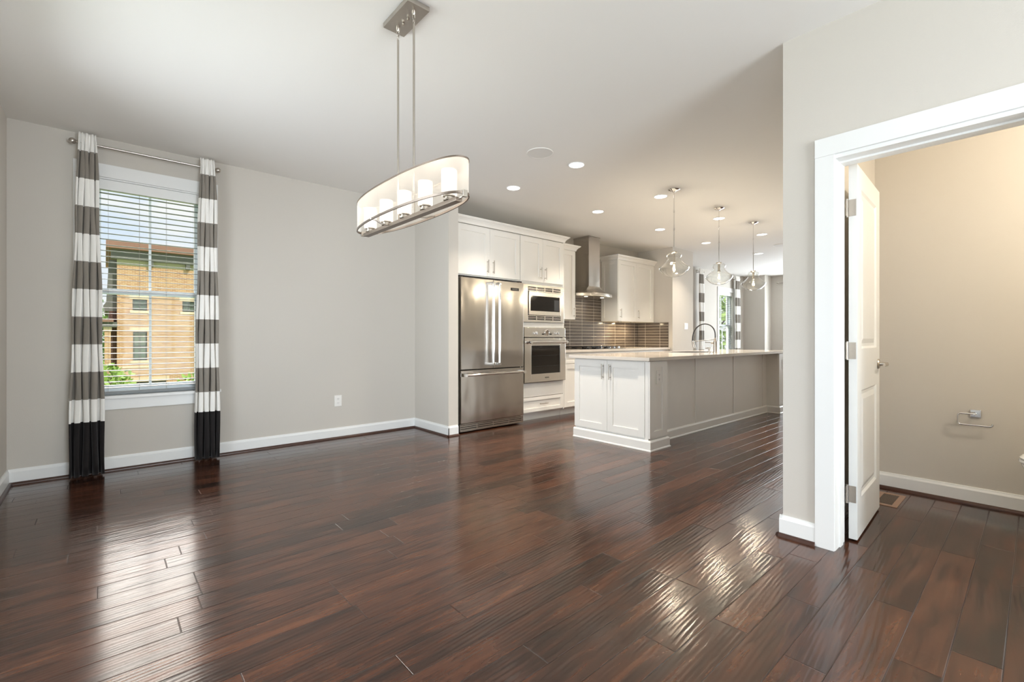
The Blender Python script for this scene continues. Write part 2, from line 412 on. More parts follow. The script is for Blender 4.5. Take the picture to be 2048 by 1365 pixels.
def wall_with_holes(mb, axis, p0, p1, a0, a1, z0, z1, holes):
    """axis 'y': wall spans x a0..a1, thickness y p0..p1 ; axis 'x': spans y. holes: (lo, hi, zlo, zhi)"""
    cuts = sorted({a0, a1} | {h for H in holes for h in H[:2]}); zc = sorted({z0, z1} | {h for H in holes for h in H[2:]})
    for i in range(len(cuts) - 1):
        run = None
        for j in range(len(zc) - 1):
            ca, cz = (cuts[i] + cuts[i + 1]) / 2, (zc[j] + zc[j + 1]) / 2
            if any(h[0] < ca < h[1] and h[2] < cz < h[3] for h in holes): continue
            if axis == 'y': mb.box(cuts[i], cuts[i + 1], p0, p1, zc[j], zc[j + 1])
            else: mb.box(p0, p1, cuts[i], cuts[i + 1], zc[j], zc[j + 1])
    return mb

# ================================================================== SETTING
HC = 2.74
struct(MB().box(-0.73, 14.4, -3.68, 5.43, -0.12, 0.0).build('floor', M['floor']), 'dark reddish brown hand-scraped plank floor', 'floor')
struct(MB().box(-0.73, 14.4, -3.68, 5.43, HC, HC + 0.18).build('ceiling', M['ceil']), 'flat off-white ceiling with recessed lights', 'ceiling')
WO = (-0.10, 0.70, 0.62, 2.42)
struct(wall_with_holes(MB(), 'y', 5.07, 5.25, -0.73, 7.686, 0, HC, [WO]).build('wall_back', M['wall']), 'greige wall with the dining window and the kitchen', 'wall')
WL = (11.49, 12.30, 0.62, 2.27)
struct(wall_with_holes(MB(), 'y', 5.25, 5.43, 8.44, 12.95, 0, HC, [WL]).build('wall_living', M['wall']), 'greige wall of the living room beyond the kitchen', 'wall')
struct(MB().box(7.686, 8.44, 4.35, 5.43, 0, HC).build('wall_kitchen_right', M['wall']), 'greige wall block ending the kitchen, light switch on it', 'wall')
struct(MB().box(2.87, 3.0, 4.33, 5.07, 0, HC).build('wall_kitchen_left', M['wall']), 'short greige wall beside the refrigerator', 'wall')
struct(wall_with_holes(MB(), 'x', -0.73, -0.55, -3.68, 5.07, 0, HC, [(-1.6, -0.2, 0.6, 2.4), (2.3, 3.9, 0.6, 2.4)]).build('wall_left', M['wall']), 'greige wall at the left edge of the photo', 'wall')
struct(wall_with_holes(MB(), 'y', -3.68, -3.5, -0.55, 2.83, 0, HC, [(0.3, 2.2, 0.0, 2.3)]).build('wall_front', M['wall']))
DO = (-0.04, 0.70, 0.0, 2.045)
struct(wall_with_holes(MB(), 'x', 2.83, 2.99, -3.68, 0.935, 0, HC, [DO]).build('wall_right', M['wall']), 'greige wall at right with the powder room doorway', 'wall')
struct(MB().box(2.99, 14.4, 0.80, 0.935, 0, HC).build('wall_hall', M['wall']))
struct(MB().box(4.30, 4.44, -1.09, 0.80, 0, HC).build('wall_powder_room', M['wall']), 'powder room wall holding the paper holder', 'wall')
struct(MB().box(2.99, 4.30, -1.09, -0.95, 0, HC).build('wall_powder_room_side', M['wall']))
mb = MB(); mb.box(12.95, 14.4, 4.71, 5.43, 0, HC)
struct(mb.build('wall_end_return', M['wall']), 'greige wall projection in the far corner of the living room', 'wall')
struct(wall_with_holes(MB(), 'x', 13.4, 13.58, 0.935, 4.71, 0, HC, [(1.3, 2.6, 0.6, 2.4), (2.9, 4.1, 0.6, 2.4)]).build('wall_end', M['wall']), 'far end wall of the living room', 'wall')

# baseboards + shoe moulding: profile extruded
BH, BT = 0.115, 0.015
def bprof(s=1):
    return [(0, 0), (BT, 0), (BT, BH - 0.022), (BT * 0.62, BH - 0.010), (BT * 0.45, BH), (0, BH)]
def sprof():
    r = 0.019; return [(0.0, 0.0), (BT + r, 0.0)] + [(BT + r * math.cos(a), r * math.sin(a)) for a in (0.4, 0.8, 1.2)] + [(BT, r), (0.0, r)]
def run(mb_b, mb_s, axis, face, a, b, sgn, shoe=True):
    """axis = direction of run; face = wall plane coord; sgn = outward direction"""
    for mb, pr in ((mb_b, bprof()), (mb_s, sprof())):
        if mb is None: continue
        poly = [(face + sgn * q[0], q[1]) for q in pr]
        mb.prism(poly, a, b, axis)
def base_set(n, runs, lab=None):
    B, S = MB(), MB()
    for r in runs: run(B, S, *r)
    o = struct(B.build('baseboard_' + n, M['trim'])); s = struct(S.build('trim_' + n, M['shoe']))
    if lab: o['label'] = 'white baseboard ' + lab; o['category'] = 'baseboard'; s['label'] = 'dark brown shoe moulding ' + lab; s['category'] = 'moulding'
base_set('back', [('x', 5.07, -0.55, 2.87, -1)], 'under the dining window')
base_set('left', [('y', -0.55, -3.5, 5.07, 1)], 'on the left wall')
base_set('kitchen_left', [('y', 2.87, 4.33 - BT, 5.07, -1), ('x', 4.33, 2.872 - BT, 2.995, -1)], 'around the short wall by the refrigerator')
base_set('right', [('y', 2.83, 0.777, 0.935 + BT, -1), ('y', 2.83, -3.5, -0.135, -1)], 'beside the powder room doorway')
base_set('hall', [('x', 0.935, 2.832 - BT, 13.4, 1)])
base_set('powder_room', [('y', 4.30, -0.95, 0.80, -1), ('x', 0.80, 2.99, 4.30, -1)], 'inside the powder room')
base_set('living', [('x', 5.25, 8.44, 12.95, -1), ('x', 4.35, 7.686, 8.44 + BT, -1), ('y', 8.44, 4.35, 5.25, 1), ('y', 12.95, 4.71, 5.25, -1), ('x', 4.71, 12.95 - BT, 13.4, -1), ('y', 13.4, 0.935, 4.71, -1)], 'in the far living room')

# ---- windows
def cased_window(name, x0, x1, z0, z1, Y, label, slats=True, casing_only=False):
    t = thing(name, label, 'window', ((x0 + x1) / 2, Y, z0), kind='structure')
    c = MB(); cw = 0.09
    c.box(x0 - cw, x0, Y - 0.018, Y, z0 - 0.02, z1 + 0.0, 0.002)
    c.box(x1, x1 + cw, Y - 0.018, Y, z0 - 0.02, z1 + 0.0, 0.002)
    c.box(x0 - cw, x1 + cw, Y - 0.020, Y, z1, z1 + 0.105, 0.002)
    c.build('casing', M['trim'], t)
    MB().box(x0 - cw - 0.025, x1 + cw + 0.025, Y - 0.045, Y + 0.0, z0 - 0.025, z0, 0.004).box(x0, x1, Y - 0.01, Y + 0.06, z0 - 0.02, z0 + 0.001).build('sill', M['trim'], t)
    MB().box(x0 - cw, x1 + cw, Y - 0.016, Y, z0 - 0.115, z0 - 0.025, 0.002).build('apron', M['trim'], t)
    j = MB(); j.box(x0, x0 + 0.012, Y, Y + 0.06, z0, z1).box(x1 - 0.012, x1, Y, Y + 0.06, z0, z1).box(x0, x1, Y, Y + 0.06, z1 - 0.012, z1)
    j.build('jamb', M['trim'], t)
    # vinyl frame
    f = MB(); yf0, yf1 = Y + 0.06, Y + 0.16
    f.box(x0, x0 + 0.035, yf0, yf1, z0, z1).box(x1 - 0.035, x1, yf0, yf1, z0, z1).box(x0, x1, yf0, yf1, z1 - 0.035, z1).box(x0, x1, yf0, yf1, z0, z0 + 0.035)
    f.build('frame', M['vinyl'], t)
    zm = (z0 + z1) / 2 - 0.03; xm = (x0 + x1) / 2
    for nm, za, zb, yy in (('upper_sash', zm - 0.02, z1 - 0.035, Y + 0.118), ('lower_sash', z0 + 0.035, zm + 0.025, Y + 0.082)):
        s = MB(); r = 0.040
        s.box(x0 + 0.035, x0 + 0.035 + r, yy, yy + 0.034, za, zb, 0.002).box(x1 - 0.035 - r, x1 - 0.035, yy, yy + 0.034, za, zb, 0.002)
        s.box(x0 + 0.035 + r, x1 - 0.035 - r, yy, yy + 0.034, zb - r, zb, 0.002).box(x0 + 0.035 + r, x1 - 0.035 - r, yy, yy + 0.034, za, za + r * 1.1, 0.002)
        s.box(xm - 0.009, xm + 0.009, yy + 0.008, yy + 0.026, za + r, zb - r)
        so = s.build(nm, M['vinyl'], t)
        MB().box(x0 + 0.06, x1 - 0.06, yy + 0.015, yy + 0.019, za + 0.02, zb - 0.02).build('pane', M['glass'], so)
    return t
def blind(name, x0, x1, z0, z1, Y, label, pitch=0.0475):
    t = thing(name, label, 'blind', ((x0 + x1) / 2, Y, z0))
    MB().box(x0 + 0.006, x1 - 0.006, Y - 0.052, Y + 0.0, z1 - 0.085, z1 - 0.002, 0.003).build('valance', M['trim'], t)
    s = MB(); z = z1 - 0.11; cy = Y - 0.022
    while z > z0 + 0.06:
        x = x0 + 0.008; n = 4; pts = []
        for k in range(n + 1):
            u = -0.025 + 0.05 * k / n; pts.append((cy + u, z + 0.0025 * (1 - (u / 0.025) ** 2) + u * 0.05))
        poly = [(a, b + 0.0012) for a, b in pts] + [(a, b - 0.0012) for a, b in pts[::-1]]
        s.prism(poly, x0 + 0.014, x1 - 0.014, 'x'); z -= pitch
    s.build('slats', M['slat'], t)
    MB().box(x0 + 0.01, x1 - 0.01, cy - 0.026, cy + 0.026, z0 + 0.008, z0 + 0.030, 0.004).build('bottom_rail', M['slat'], t)
    c = MB(); W = x1 - x0
    for u in (0.14, 0.40, 0.64, 0.90):
        for dy in (-0.027, 0.027): c.box(x0 + W * u - 0.0007, x0 + W * u + 0.0007, cy + dy - 0.0007, cy + dy + 0.0007, z0 + 0.02, z1 - 0.08)
    c.build('ladder_cord', M['cord'], t)
    return t
cased_window('window_1', *WO, 5.07, 'white double-hung window of the dining area with the brick house behind')
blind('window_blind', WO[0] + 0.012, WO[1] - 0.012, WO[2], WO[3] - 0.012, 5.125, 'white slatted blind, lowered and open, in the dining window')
cased_window('window_2', *WL, 5.25, 'white living room window beyond the island')
blind('window_blind', WL[0] + 0.012, WL[1] - 0.012, WL[2], WL[3] - 0.012, 5.305, 'white slatted blind in the far living room window')

# ---- plain unseen windows framing the area lights; the rear one is added for fill
def plain_window(name, axis, face, a0, a1, z0, z1, sgn, n=2):
    t = thing(name, 'white framed window outside the frame of the photo', 'window', (face, (a0 + a1) / 2, z0) if axis == 'x' else ((a0 + a1) / 2, face, z0), kind='structure')
    mb = MB()
    def b(u0, u1, d0, d1, za, zb):
        d0, d1 = sorted((face + sgn * d0, face + sgn * d1))
        if axis == 'x': mb.box(d0, d1, u0, u1, za, zb)
        else: mb.box(u0, u1, d0, d1, za, zb)
    b(a0 - 0.09, a0, 0, 0.018, z0, z1); b(a1, a1 + 0.09, 0, 0.018, z0, z1); b(a0 - 0.09, a1 + 0.09, 0, 0.018, z1, z1 + 0.1)
    for k in range(n + 1):
        c = a0 + (a1 - a0) * k / n; b(max(a0, c - 0.03), min(a1, c + 0.03), -0.12, -0.06, z0, z1)
    b(a0, a1, -0.12, -0.06, z0, z0 + 0.06); b(a0, a1, -0.12, -0.06, z1 - 0.06, z1); b(a0, a1, -0.12, -0.06, (z0 + z1) / 2 - 0.03, (z0 + z1) / 2 + 0.03)
    mb.build('frame', M['trim'], t)
plain_window('window_3', 'x', -0.55, -1.6, -0.2, 0.6, 2.4, 1)  # unseen, placed so its area light reaches into the powder room
plain_window('window_4', 'x', -0.55, 2.3, 3.9, 0.6, 2.4, 1)  # unseen, placed so its area light reaches the short kitchen wall
plain_window('window_5', 'y', -3.5, 0.3, 2.2, 0.0, 2.3, 1)  # unseen rear opening added for the fill area light
plain_window('window_6', 'x', 13.4, 1.3, 2.6, 0.6, 2.4, -1, 1)
plain_window('window_7', 'x', 13.4, 2.9, 4.1, 0.6, 2.4, -1, 1)

# ---- powder room doorway: casing and jamb
t = thing('trim_doorway', 'wide white casing and jamb around the powder room doorway', 'door casing', (2.83, 0.68, 0), kind='structure')
c = MB()
for (a, b) in ((0.690, 0.777), (-0.135, -0.04)):
    c.box(2.812, 2.83, a, b, 0, 2.045, 0.002)
c.box(2.810, 2.83, -0.135, 0.777, 2.045, 2.140, 0.002)
c.build('casing', M['trim'], t)
j = MB()
j.box(2.824, 2.996, 0.688, 0.705, 0, 2.045).box(2.824, 2.996, -0.04, -0.02, 0, 2.045).box(2.824, 2.996, -0.02, 0.688, 2.025, 2.045)
j.box(2.895, 2.945, 0.682, 0.688, 0, 2.015).box(2.895, 2.945, -0.02, -0.010, 0, 2.015).box(2.895, 2.945, -0.02, 0.688, 2.015, 2.025)
j.build('jamb', M['trim'], t)
c = MB()
for (a, b) in ((0.705, 0.79), (-0.125, -0.04)): c.box(2.99, 3.006, a, b, 0, 2.045, 0.002)
c.box(2.99, 3.006, -0.125, 0.79, 2.045, 2.13, 0.002)
c.build('inner_casing', M['trim'], t)

# ---- door leaf
DL = thing('door_1', 'white two-panel powder room door standing open into the powder room', 'door', (3.03, 0.665, 0), kind='structure')
ang = math.radians(2.6); ud = (math.cos(ang), math.sin(ang), 0); wd = (math.sin(ang), -math.cos(ang), 0)
def dmb(): return MB().frame((3.030, 0.677, 0), ud, wd)     # u along leaf, w towards the camera side, 0..0.036
LW, T = 0.705, 0.038
leaf = dmb()
for a, b, za, zb in ((0, 0.115, 0.012, 2.035), (LW - 0.115, LW, 0.012, 2.035), (0.115, LW - 0.115, 1.92, 2.035), (0.115, LW - 0.115, 0.81, 1.04), (0.115, LW - 0.115, 0.012, 0.22)):
    leaf.box(a, b, 0, T, za, zb)
for za, zb in ((0.22, 0.81), (1.04, 1.92)):
    for (w0, sg) in ((T, -1), (0, 1)):
        rings = []
        for ins, dep in ((0, 0), (0.012, 0.009), (0.028, 0.010), (0.055, 0.002)):
            a, b = 0.115 + ins, LW - 0.115 - ins
            rings.append([leaf.v((u, w0 + sg * dep, z)) for u, z in ((a, za + ins), (b, za + ins), (b, zb - ins), (a, zb - ins))])
        for A, B in zip(rings, rings[1:]):
            for k in range(4): leaf.face([A[k], A[(k + 1) % 4], B[(k + 1) % 4], B[k]])
        leaf.face(rings[-1])
leaf.build('leaf', M['trim'], DL)
for z in (1.803, 1.03, 0.254):
    h = dmb(); h.box(-0.0025, 0.0, 0.001, 0.033, z - 0.045, z + 0.045, 0.0008)
    for zz in (-0.032, 0, 0.032): h.lathe([(0.0035, -0.0036), (0.0035, -0.002)], (0, 0.017 + 0.006 * (1 if zz == 0 else -1), z + zz), 10, 'x')
    ho = h.build('hinge', M['nickel'], DL)
    b = dmb(); b.tube([(-0.006, -0.006, z - 0.045), (-0.006, -0.006, z + 0.045)], 0.0055, 10)
    b.tube([(-0.006, -0.006, z + 0.045), (-0.006, -0.006, z + 0.05)], 0.0065, 10).tube([(-0.006, -0.006, z - 0.05), (-0.006, -0.006, z - 0.045)], 0.0065, 10)
    b.box(-0.030, -0.006, -0.0075, -0.0055, z - 0.045, z + 0.045)
    b.build('hinge_pin', M['nickel'], ho)
k = dmb(); uc = LW - 0.06; zc = 0.935
k.lathe([(0.001, T), (0.030, T), (0.032, T + 0.003), (0.027, T + 0.009), (0.013, T + 0.012), (0.011, T + 0.034), (0.011, T + 0.052), (0.001, T + 0.053)], (uc, 0, zc), 24, 'y')
k.tube([(uc, T + 0.045, zc), (uc - 0.03, T + 0.050, zc), (uc - 0.09, T + 0.050, zc - 0.004), (uc - 0.115, T + 0.046, zc - 0.004)], 0.009, 12, rs=[0.010, 0.009, 0.008, 0.007])
k.lathe([(0.001, -T + T - 0.0), (0.030, 0.0), (0.032, -0.003), (0.013, -0.012), (0.011, -0.050), (0.001, -0.052)], (uc, 0, zc), 24, 'y')
k.tube([(uc, -0.046, zc), (uc - 0.03, -0.050, zc), (uc - 0.11, -0.048, zc)], 0.009, 12)
k.build('door_handle', M['nickel'], DL, 'satin nickel lever handle', smooth=True)

# ================================================================== DRAPES
def drape(x0t, x1t, x0b, x1b, Y, top, label, group, seed=0, folds=4, amp_t=0.018, amp_b=0.034):
    t = MB(); t.origin = Vector(((x0b + x1b) / 2, Y, 0)); rnd = random.Random(seed)
    n = folds * 14; zs = [0.012] + [top * k / 26 for k in range(1, 26)] + [top - 0.05, top - 0.02, top]
    ph = [rnd.uniform(-0.35, 0.35) for _ in range(folds + 1)]
    rows = []
    for z in zs:
        q = z / top; row = []
        pin = min(1, max(0, (top - z) / 0.25))
        for i in range(n + 1):
            u = i / n; f = u * folds; a = 2 * PI * f + ph[int(min(folds, f))] * (0.4 + 0.6 * math.sin(PI * (f % 1))) 
            amp = (amp_b + (amp_t - amp_b) * q) * (0.55 + 0.45 * pin)
            xl = x0b + (x0t - x0b) * q ** 1.4; xr = x1b + (x1t - x1b) * q ** 1.4
            x = xl + (xr - xl) * u + 0.010 * math.sin(a * 2 + 0.6) * pin + 0.004 * math.sin(7 * z + u * 9 + seed)
            y = Y - amp * math.cos(a) - 0.006 * math.sin(3.1 * z + 5 * u + seed) * pin
            row.append(t.v((x, y, z)))
        rows.append(row)
    for A, B in zip(rows, rows[1:]):
        for i in range(n): t.face([A[i], A[i + 1], B[i + 1], B[i]])
    o = t.build('drape', M['drape'], None, smooth=True, solid=0.003)
    tag(o, label, 'curtain', group); return o
g = 'striped drapes at the dining window'
drape(-0.158, -0.052, -0.215, -0.005, 4.964, 2.715, 'striped white and taupe drape with black hem, left of the dining window', g, 1)
drape(0.640, 0.752, 0.598, 0.782, 4.964, 2.717, 'striped white and taupe drape with black hem, right of the dining window', g, 2)
def rod(x0, x1, Y, Yw, z, label, brackets):
    t = thing('curtain_rod', label, 'curtain rod', ((x0 + x1) / 2, Y, z))
    MB().tube([(x0, Y, z), (x1, Y, z)], 0.0085, 14).build('pole', M['nickel'], t, smooth=True)
    for x, s in ((x0, -1), (x1, 1)):
        MB().lathe([(0.001, 0), (0.010, 0.0), (0.012, 0.006 * s), (0.007, 0.012 * s), (0.016, 0.020 * s), (0.023, 0.033 * s), (0.022, 0.045 * s), (0.013, 0.056 * s), (0.001, 0.060 * s)], (x, Y, z), 20, 'x').build('finial', M['nickel'], t, smooth=True)
    for x in brackets:
        MB().tube([(x, Yw - 0.004, z - 0.02), (x, Yw - 0.05, z - 0.018), (x, Y, z - 0.012)], 0.006, 10).lathe([(0.02, 0), (0.02, -0.006), (0.008, -0.009)], (x, Yw, z - 0.02), 18, 'y').tube([(x, Y - 0.012, z - 0.002), (x, Y, z - 0.014), (x, Y + 0.012, z - 0.002)], 0.004, 8).build('bracket', M['nickel'], t, smooth=True)
    return t
rod(-0.155, 0.745, 4.986, 5.07, 2.643, 'thin nickel curtain rod with ball finials above the dining window', (-0.14, 0.73))
drape(10.28, 10.46, 10.28, 10.46, 5.145, 2.70, 'striped drape seen beside the kitchen wall block, left of the living room window', 'striped drapes in the living room', 3, 3)
drape(12.22, 12.44, 12.22, 12.44, 5.145, 2.70, 'striped drape right of the living room window', 'striped drapes in the living room', 4, 3)
rod(10.24, 10.50, 5.168, 5.25, 2.64, 'short dark rod holding the drape nearest the kitchen wall block', (10.37,))
rod(12.18, 12.48, 5.168, 5.25, 2.64, 'short dark rod holding the drape right of the living room window', (12.33,))
# rod of the end wall windows
t = thing('curtain_rod', 'thin metal rod on the far end wall, just left of the doorway wall edge', 'curtain rod', (13.3, 3.0, 2.55))
MB().tube([(13.3, 1.0, 2.55), (13.3, 4.50, 2.55)], 0.010, 12).build('pole', M['nickel'], t, smooth=True)
MB().lathe([(0.001, 0), (0.012, 0), (0.024, 0.02), (0.022, 0.04), (0.001, 0.055)], (13.3, 4.50, 2.55), 16, 'y').build('finial', M['nickel'], t, smooth=True)
for y in (4.40, 1.10): MB().tube([(13.3, y, 2.54), (13.395, y, 2.54)], 0.007, 8).build('bracket', M['nickel'], t)

# ================================================================== small wall fittings
def outlet(name, o, u, wd, z, label, cat, switch=False, h=0.115, wid=0.072):
    loc = (o[0], o[1], z)
    t = thing(name, label, cat, loc)
    a = MB().frame((o[0], o[1], z), u, wd); a.box(-wid / 2, wid / 2, 0, 0.006, -h / 2, h / 2, 0.002).build('cover_plate', M['plate'], t)
    if not switch:
        for dz in (0.022, -0.022):
            r = MB().frame((o[0], o[1], z), u, wd); r.box(-0.017, 0.017, 0.005, 0.0085, dz - 0.014, dz + 0.014, 0.003)
            ro = r.build('receptacle', M['plate'], t)
            s = MB().frame((o[0], o[1], z), u, wd)
            s.box(-0.008, -0.006, 0.0083, 0.0092, dz - 0.002, dz + 0.008).box(0.006, 0.008, 0.0083, 0.0092, dz - 0.002, dz + 0.008).box(-0.002, 0.002, 0.0083, 0.0092, dz - 0.010, dz - 0.005)
            s.build('slot', M['slot'], ro)
    else:
        for du in ((-0.023, 0.023) if wid > 0.1 else (0,)):
            r = MB().frame((o[0], o[1], z), u, wd); r.box(du - 0.0165, du + 0.0165, 0.005, 0.010, -0.033, 0.033, 0.002).build('rocker', M['plate'], t)
    return t
outlet('wall_outlet', (1.919, 5.07), (1, 0, 0), (0, -1, 0), 0.409, 'white duplex outlet low on the grey wall right of the dining window', 'outlet', wid=0.078, h=0.12)
outlet('light_switch', (8.165, 4.35), (1, 0, 0), (0, -1, 0), 1.315, 'white double rocker switch on the wall block behind the island', 'switch', True, wid=0.118)

# toilet paper holder
t = thing('paper_holder', 'chrome toilet paper holder on the powder room wall', 'paper holder', (4.30, 0.27, 0.60))
MB().box(4.291, 4.30, 0.243, 0.293, 0.576, 0.625, 0.002).build('mount_plate', M['chrome'], t)
MB().tube([(4.292, 0.268, 0.601), (4.262, 0.268, 0.601), (4.257, 0.272, 0.601), (4.257, 0.336, 0.601), (4.257, 0.343, 0.599), (4.257, 0.348, 0.593), (4.257, 0.350, 0.585), (4.257, 0.350, 0.544), (4.257, 0.348, 0.536), (4.257, 0.343, 0.530), (4.257, 0.336, 0.528), (4.257, 0.20, 0.528), (4.257, 0.192, 0.531), (4.257, 0.189, 0.546)], 0.0056, 12).build('bar', M['chrome'], t, smooth=True)

# floor register
t = thing('floor_vent', 'tan framed floor vent beside the open powder room door', 'vent', (3.98, 0.665, 0))
v = MB(); x0, x1, y0, y1 = 3.835, 4.155, 0.600, 0.745; fz = 0.004
v.box(x0, x1, y0, y0 + 0.030, 0, fz).box(x0, x1, y1 - 0.030, y1, 0, fz).box(x0, x0 + 0.028, y0 + 0.03, y1 - 0.03, 0, fz).box(x1 - 0.028, x1, y0 + 0.03, y1 - 0.03, 0, fz)
v.build('frame', M['vent'], t)
v = MB()
for k in range(12):
    xa = x0 + 0.032 + k * 0.0218; v.box(xa, xa + 0.012, y0 + 0.03, y1 - 0.03, 0.0005, fz - 0.0012)
v.build('louvre', mat('brown_louvre', srgb(96, 82, 72), 0.5, noise=0.1), t)

# toilet
t = thing('toilet', 'white toilet at the right edge of the photo in the powder room', 'toilet', (3.90, -0.45, 0))
def oval(cx, cy, a, bf, bb, z, n=36):
    return [(cx + a * math.cos(2 * PI * k / n), cy + (bf if math.sin(2 * PI * k / n) > 0 else bb) * math.sin(2 * PI * k / n), z) for k in range(n)]
def loft(mb, rings):
    R = [[mb.v(p) for p in r] for r in rings]; n = len(R[0])
    for A, B in zip(R, R[1:]):
        for k in range(n): mb.face([A[k], A[(k + 1) % n], B[(k + 1) % n], B[k]])
    mb.face(R[0][::-1]); mb.face(R[-1]); return mb
cx, cy = 3.88, -0.28
b = MB(); loft(b, [oval(cx, cy - 0.08, 0.11, 0.20, 0.26, 0.0), oval(cx, cy - 0.08, 0.105, 0.19, 0.25, 0.10), oval(cx, cy - 0.04, 0.12, 0.21, 0.25, 0.20), oval(cx, cy, 0.165, 0.29, 0.22, 0.30), oval(cx, cy, 0.185, 0.335, 0.23, 0.37), oval(cx, cy, 0.188, 0.343, 0.23, 0.395)])
b.build('bowl', M['porcelain'], t, smooth=True)
b = MB(); loft(b, [oval(cx, cy, 0.19, 0.348, 0.23, 0.399), oval(cx, cy, 0.194, 0.352, 0.23, 0.405), oval(cx, cy, 0.190, 0.350, 0.23, 0.416)]); b.build('seat', M['porcelain'], t, smooth=True)
b = MB(); loft(b, [oval(cx, cy, 0.188, 0.345, 0.22, 0.421), oval(cx, cy, 0.192, 0.349, 0.22, 0.428), oval(cx, cy, 0.185, 0.338, 0.22, 0.440), oval(cx, cy, 0.13, 0.26, 0.17, 0.445)]); b.build('lid', M['porcelain'], t, smooth=True)
MB().box(cx - 0.20, cx + 0.20, -0.80, -0.55, 0.33, 0.76, 0.02).box(cx - 0.21, cx + 0.21, -0.81, -0.54, 0.76, 0.79, 0.008).build('tank', M['porcelain'], t, smooth=True)
MB().box(cx - 0.15, cx - 0.09, -0.545, -0.525, 0.68, 0.70, 0.004).build('flush_lever', M['chrome'], t)
# vanity sconce above the basin, right of the doorway
t = thing('wall_sconce', 'warm vanity light on the powder room wall, outside the photo', 'lamp', (3.5, -0.95, 2.1))
MB().box(3.32, 3.68, -0.95, -0.93, 2.04, 2.12, 0.004).build('back_plate', M['nickel'], t)
for x in (3.40, 3.60):
    MB().lathe([(0.02, -0.10), (0.05, -0.06), (0.055, 0.0), (0.045, 0.05)], (x, -0.86, 2.08), 20).build('shade', M['candle'], t, smooth=True)
    MB().tube([(x, -0.93, 2.07), (x, -0.86, 2.07)], 0.008, 8).build('arm', M['nickel'], t)
light('sconce_bulb', 'POINT', (3.5, -0.76, 2.12), 50, (1, 0.90, 0.74), radius=0.08)

# ================================================================== KITCHEN
def shaker(mb, u0, u1, z0, z1, w0, t=0.020, fw=0.070, fh=None, gap=0.0015):
    u0 += gap; u1 -= gap; z0 += gap; z1 -= gap; fh = fh or fw
    mb.box(u0, u0 + fw, w0, w0 + t, z0, z1, 0.0012).box(u1 - fw, u1, w0, w0 + t, z0, z1, 0.0012)
    mb.box(u0 + fw, u1 - fw, w0, w0 + t, z1 - fh, z1).box(u0 + fw, u1 - fw, w0, w0 + t, z0, z0 + fh)
    mb.box(u0 + fw - 0.002, u1 - fw + 0.002, w0, w0 + t - 0.012, z0 + fh - 0.002, z1 - fh + 0.002)
def handle(fr, pa, pb, w0, parent, r=0.0058):
    """bar pull between local points pa, pb = (u, z) standing off the face at w0"""
    a = Vector((pa[0], w0 + 0.032, pa[1])); b = Vector((pb[0], w0 + 0.032, pb[1])); m = MB().frame(*fr)
    m.tube([a, b], r, 10)
    for q in (0.14, 0.86):
        p = a.lerp(b, q); m.tube([(p.x, w0, p.z), (p.x, w0 + 0.030, p.z)], r * 0.8, 8)
    return m.build('handle', M['nickel'], parent, smooth=True)
def door(fr, u0, u1, z0, z1, w0, parent, hnd=None, name='door', fw=0.070, fh=None):
    m = MB().frame(*fr); shaker(m, u0, u1, z0, z1, w0, fw=fw, fh=fh); d = m.build(name, M['cab'], parent)
    if hnd: handle(fr, hnd[0], hnd[1], w0 + 0.020, d)
    return d
KF = ((0, 0, 0), (1, 0, 0), (0, -1, 0))            # kitchen fronts: u = x, w = -y
def kf(y): return ((0, y, 0), (1, 0, 0), (0, -1, 0))
# crown profile as (outward, z)
def crown_poly(H=0.078, D=0.062): return [(0, 0), (0.010, 0), (0.012, 0.012), (0.020, 0.030), (0.036, 0.048), (0.052, 0.058), (0.054, 0.066), (D, 0.066), (D, H), (0, H)]
def crown_run(mb, path, z0, poly=None):
    """path: list of plan points, profile sweeps outward on the right-hand side with mitred corners"""
    poly = poly or crown_poly(); n = len(path); offs = []
    for i in range(n):
        def nrm(a, b):
            d = (Vector(b) - Vector(a)).normalized(); return Vector((d.y, -d.x))
        if i == 0: o = nrm(path[0], path[1])
        elif i == n - 1: o = nrm(path[-2], path[-1])
        else:
            a = nrm(path[i - 1], path[i]); b = nrm(path[i], path[i + 1]); o = (a + b) / (1 + a.dot(b))
        offs.append(o)
    rings = [[mb.v((p[0] + o.x * q[0], p[1] + o.y * q[0], z0 + q[1])) for q in poly] for p, o in zip(path, offs)]
    for A, B in zip(rings, rings[1:]):
        m = len(poly)
        for k in range(m): mb.face([A[k], A[(k + 1) % m], B[(k + 1) % m], B[k]])
    mb.face(rings[0][::-1]); mb.face(rings[-1]); return mb

YF = 4.44        # carcass front plane of deep cabinets; doors add 0.02
# cabinet above refrigerator
t = thing('wall_cabinet', 'white two-door cabinet above the refrigerator', 'cabinet', (3.53, 5.07, 1.83))
MB().box(3.003, 4.030, YF, 5.065, 1.832, 2.44).build('carcass', M['cab'], t)
door(kf(YF), 3.035, 3.532, 1.845, 2.432, 0, t, ((3.487, 1.885), (3.487, 2.045)))
door(kf(YF), 3.532, 4.028, 1.845, 2.432, 0, t, ((3.577, 1.885), (3.577, 2.045)))
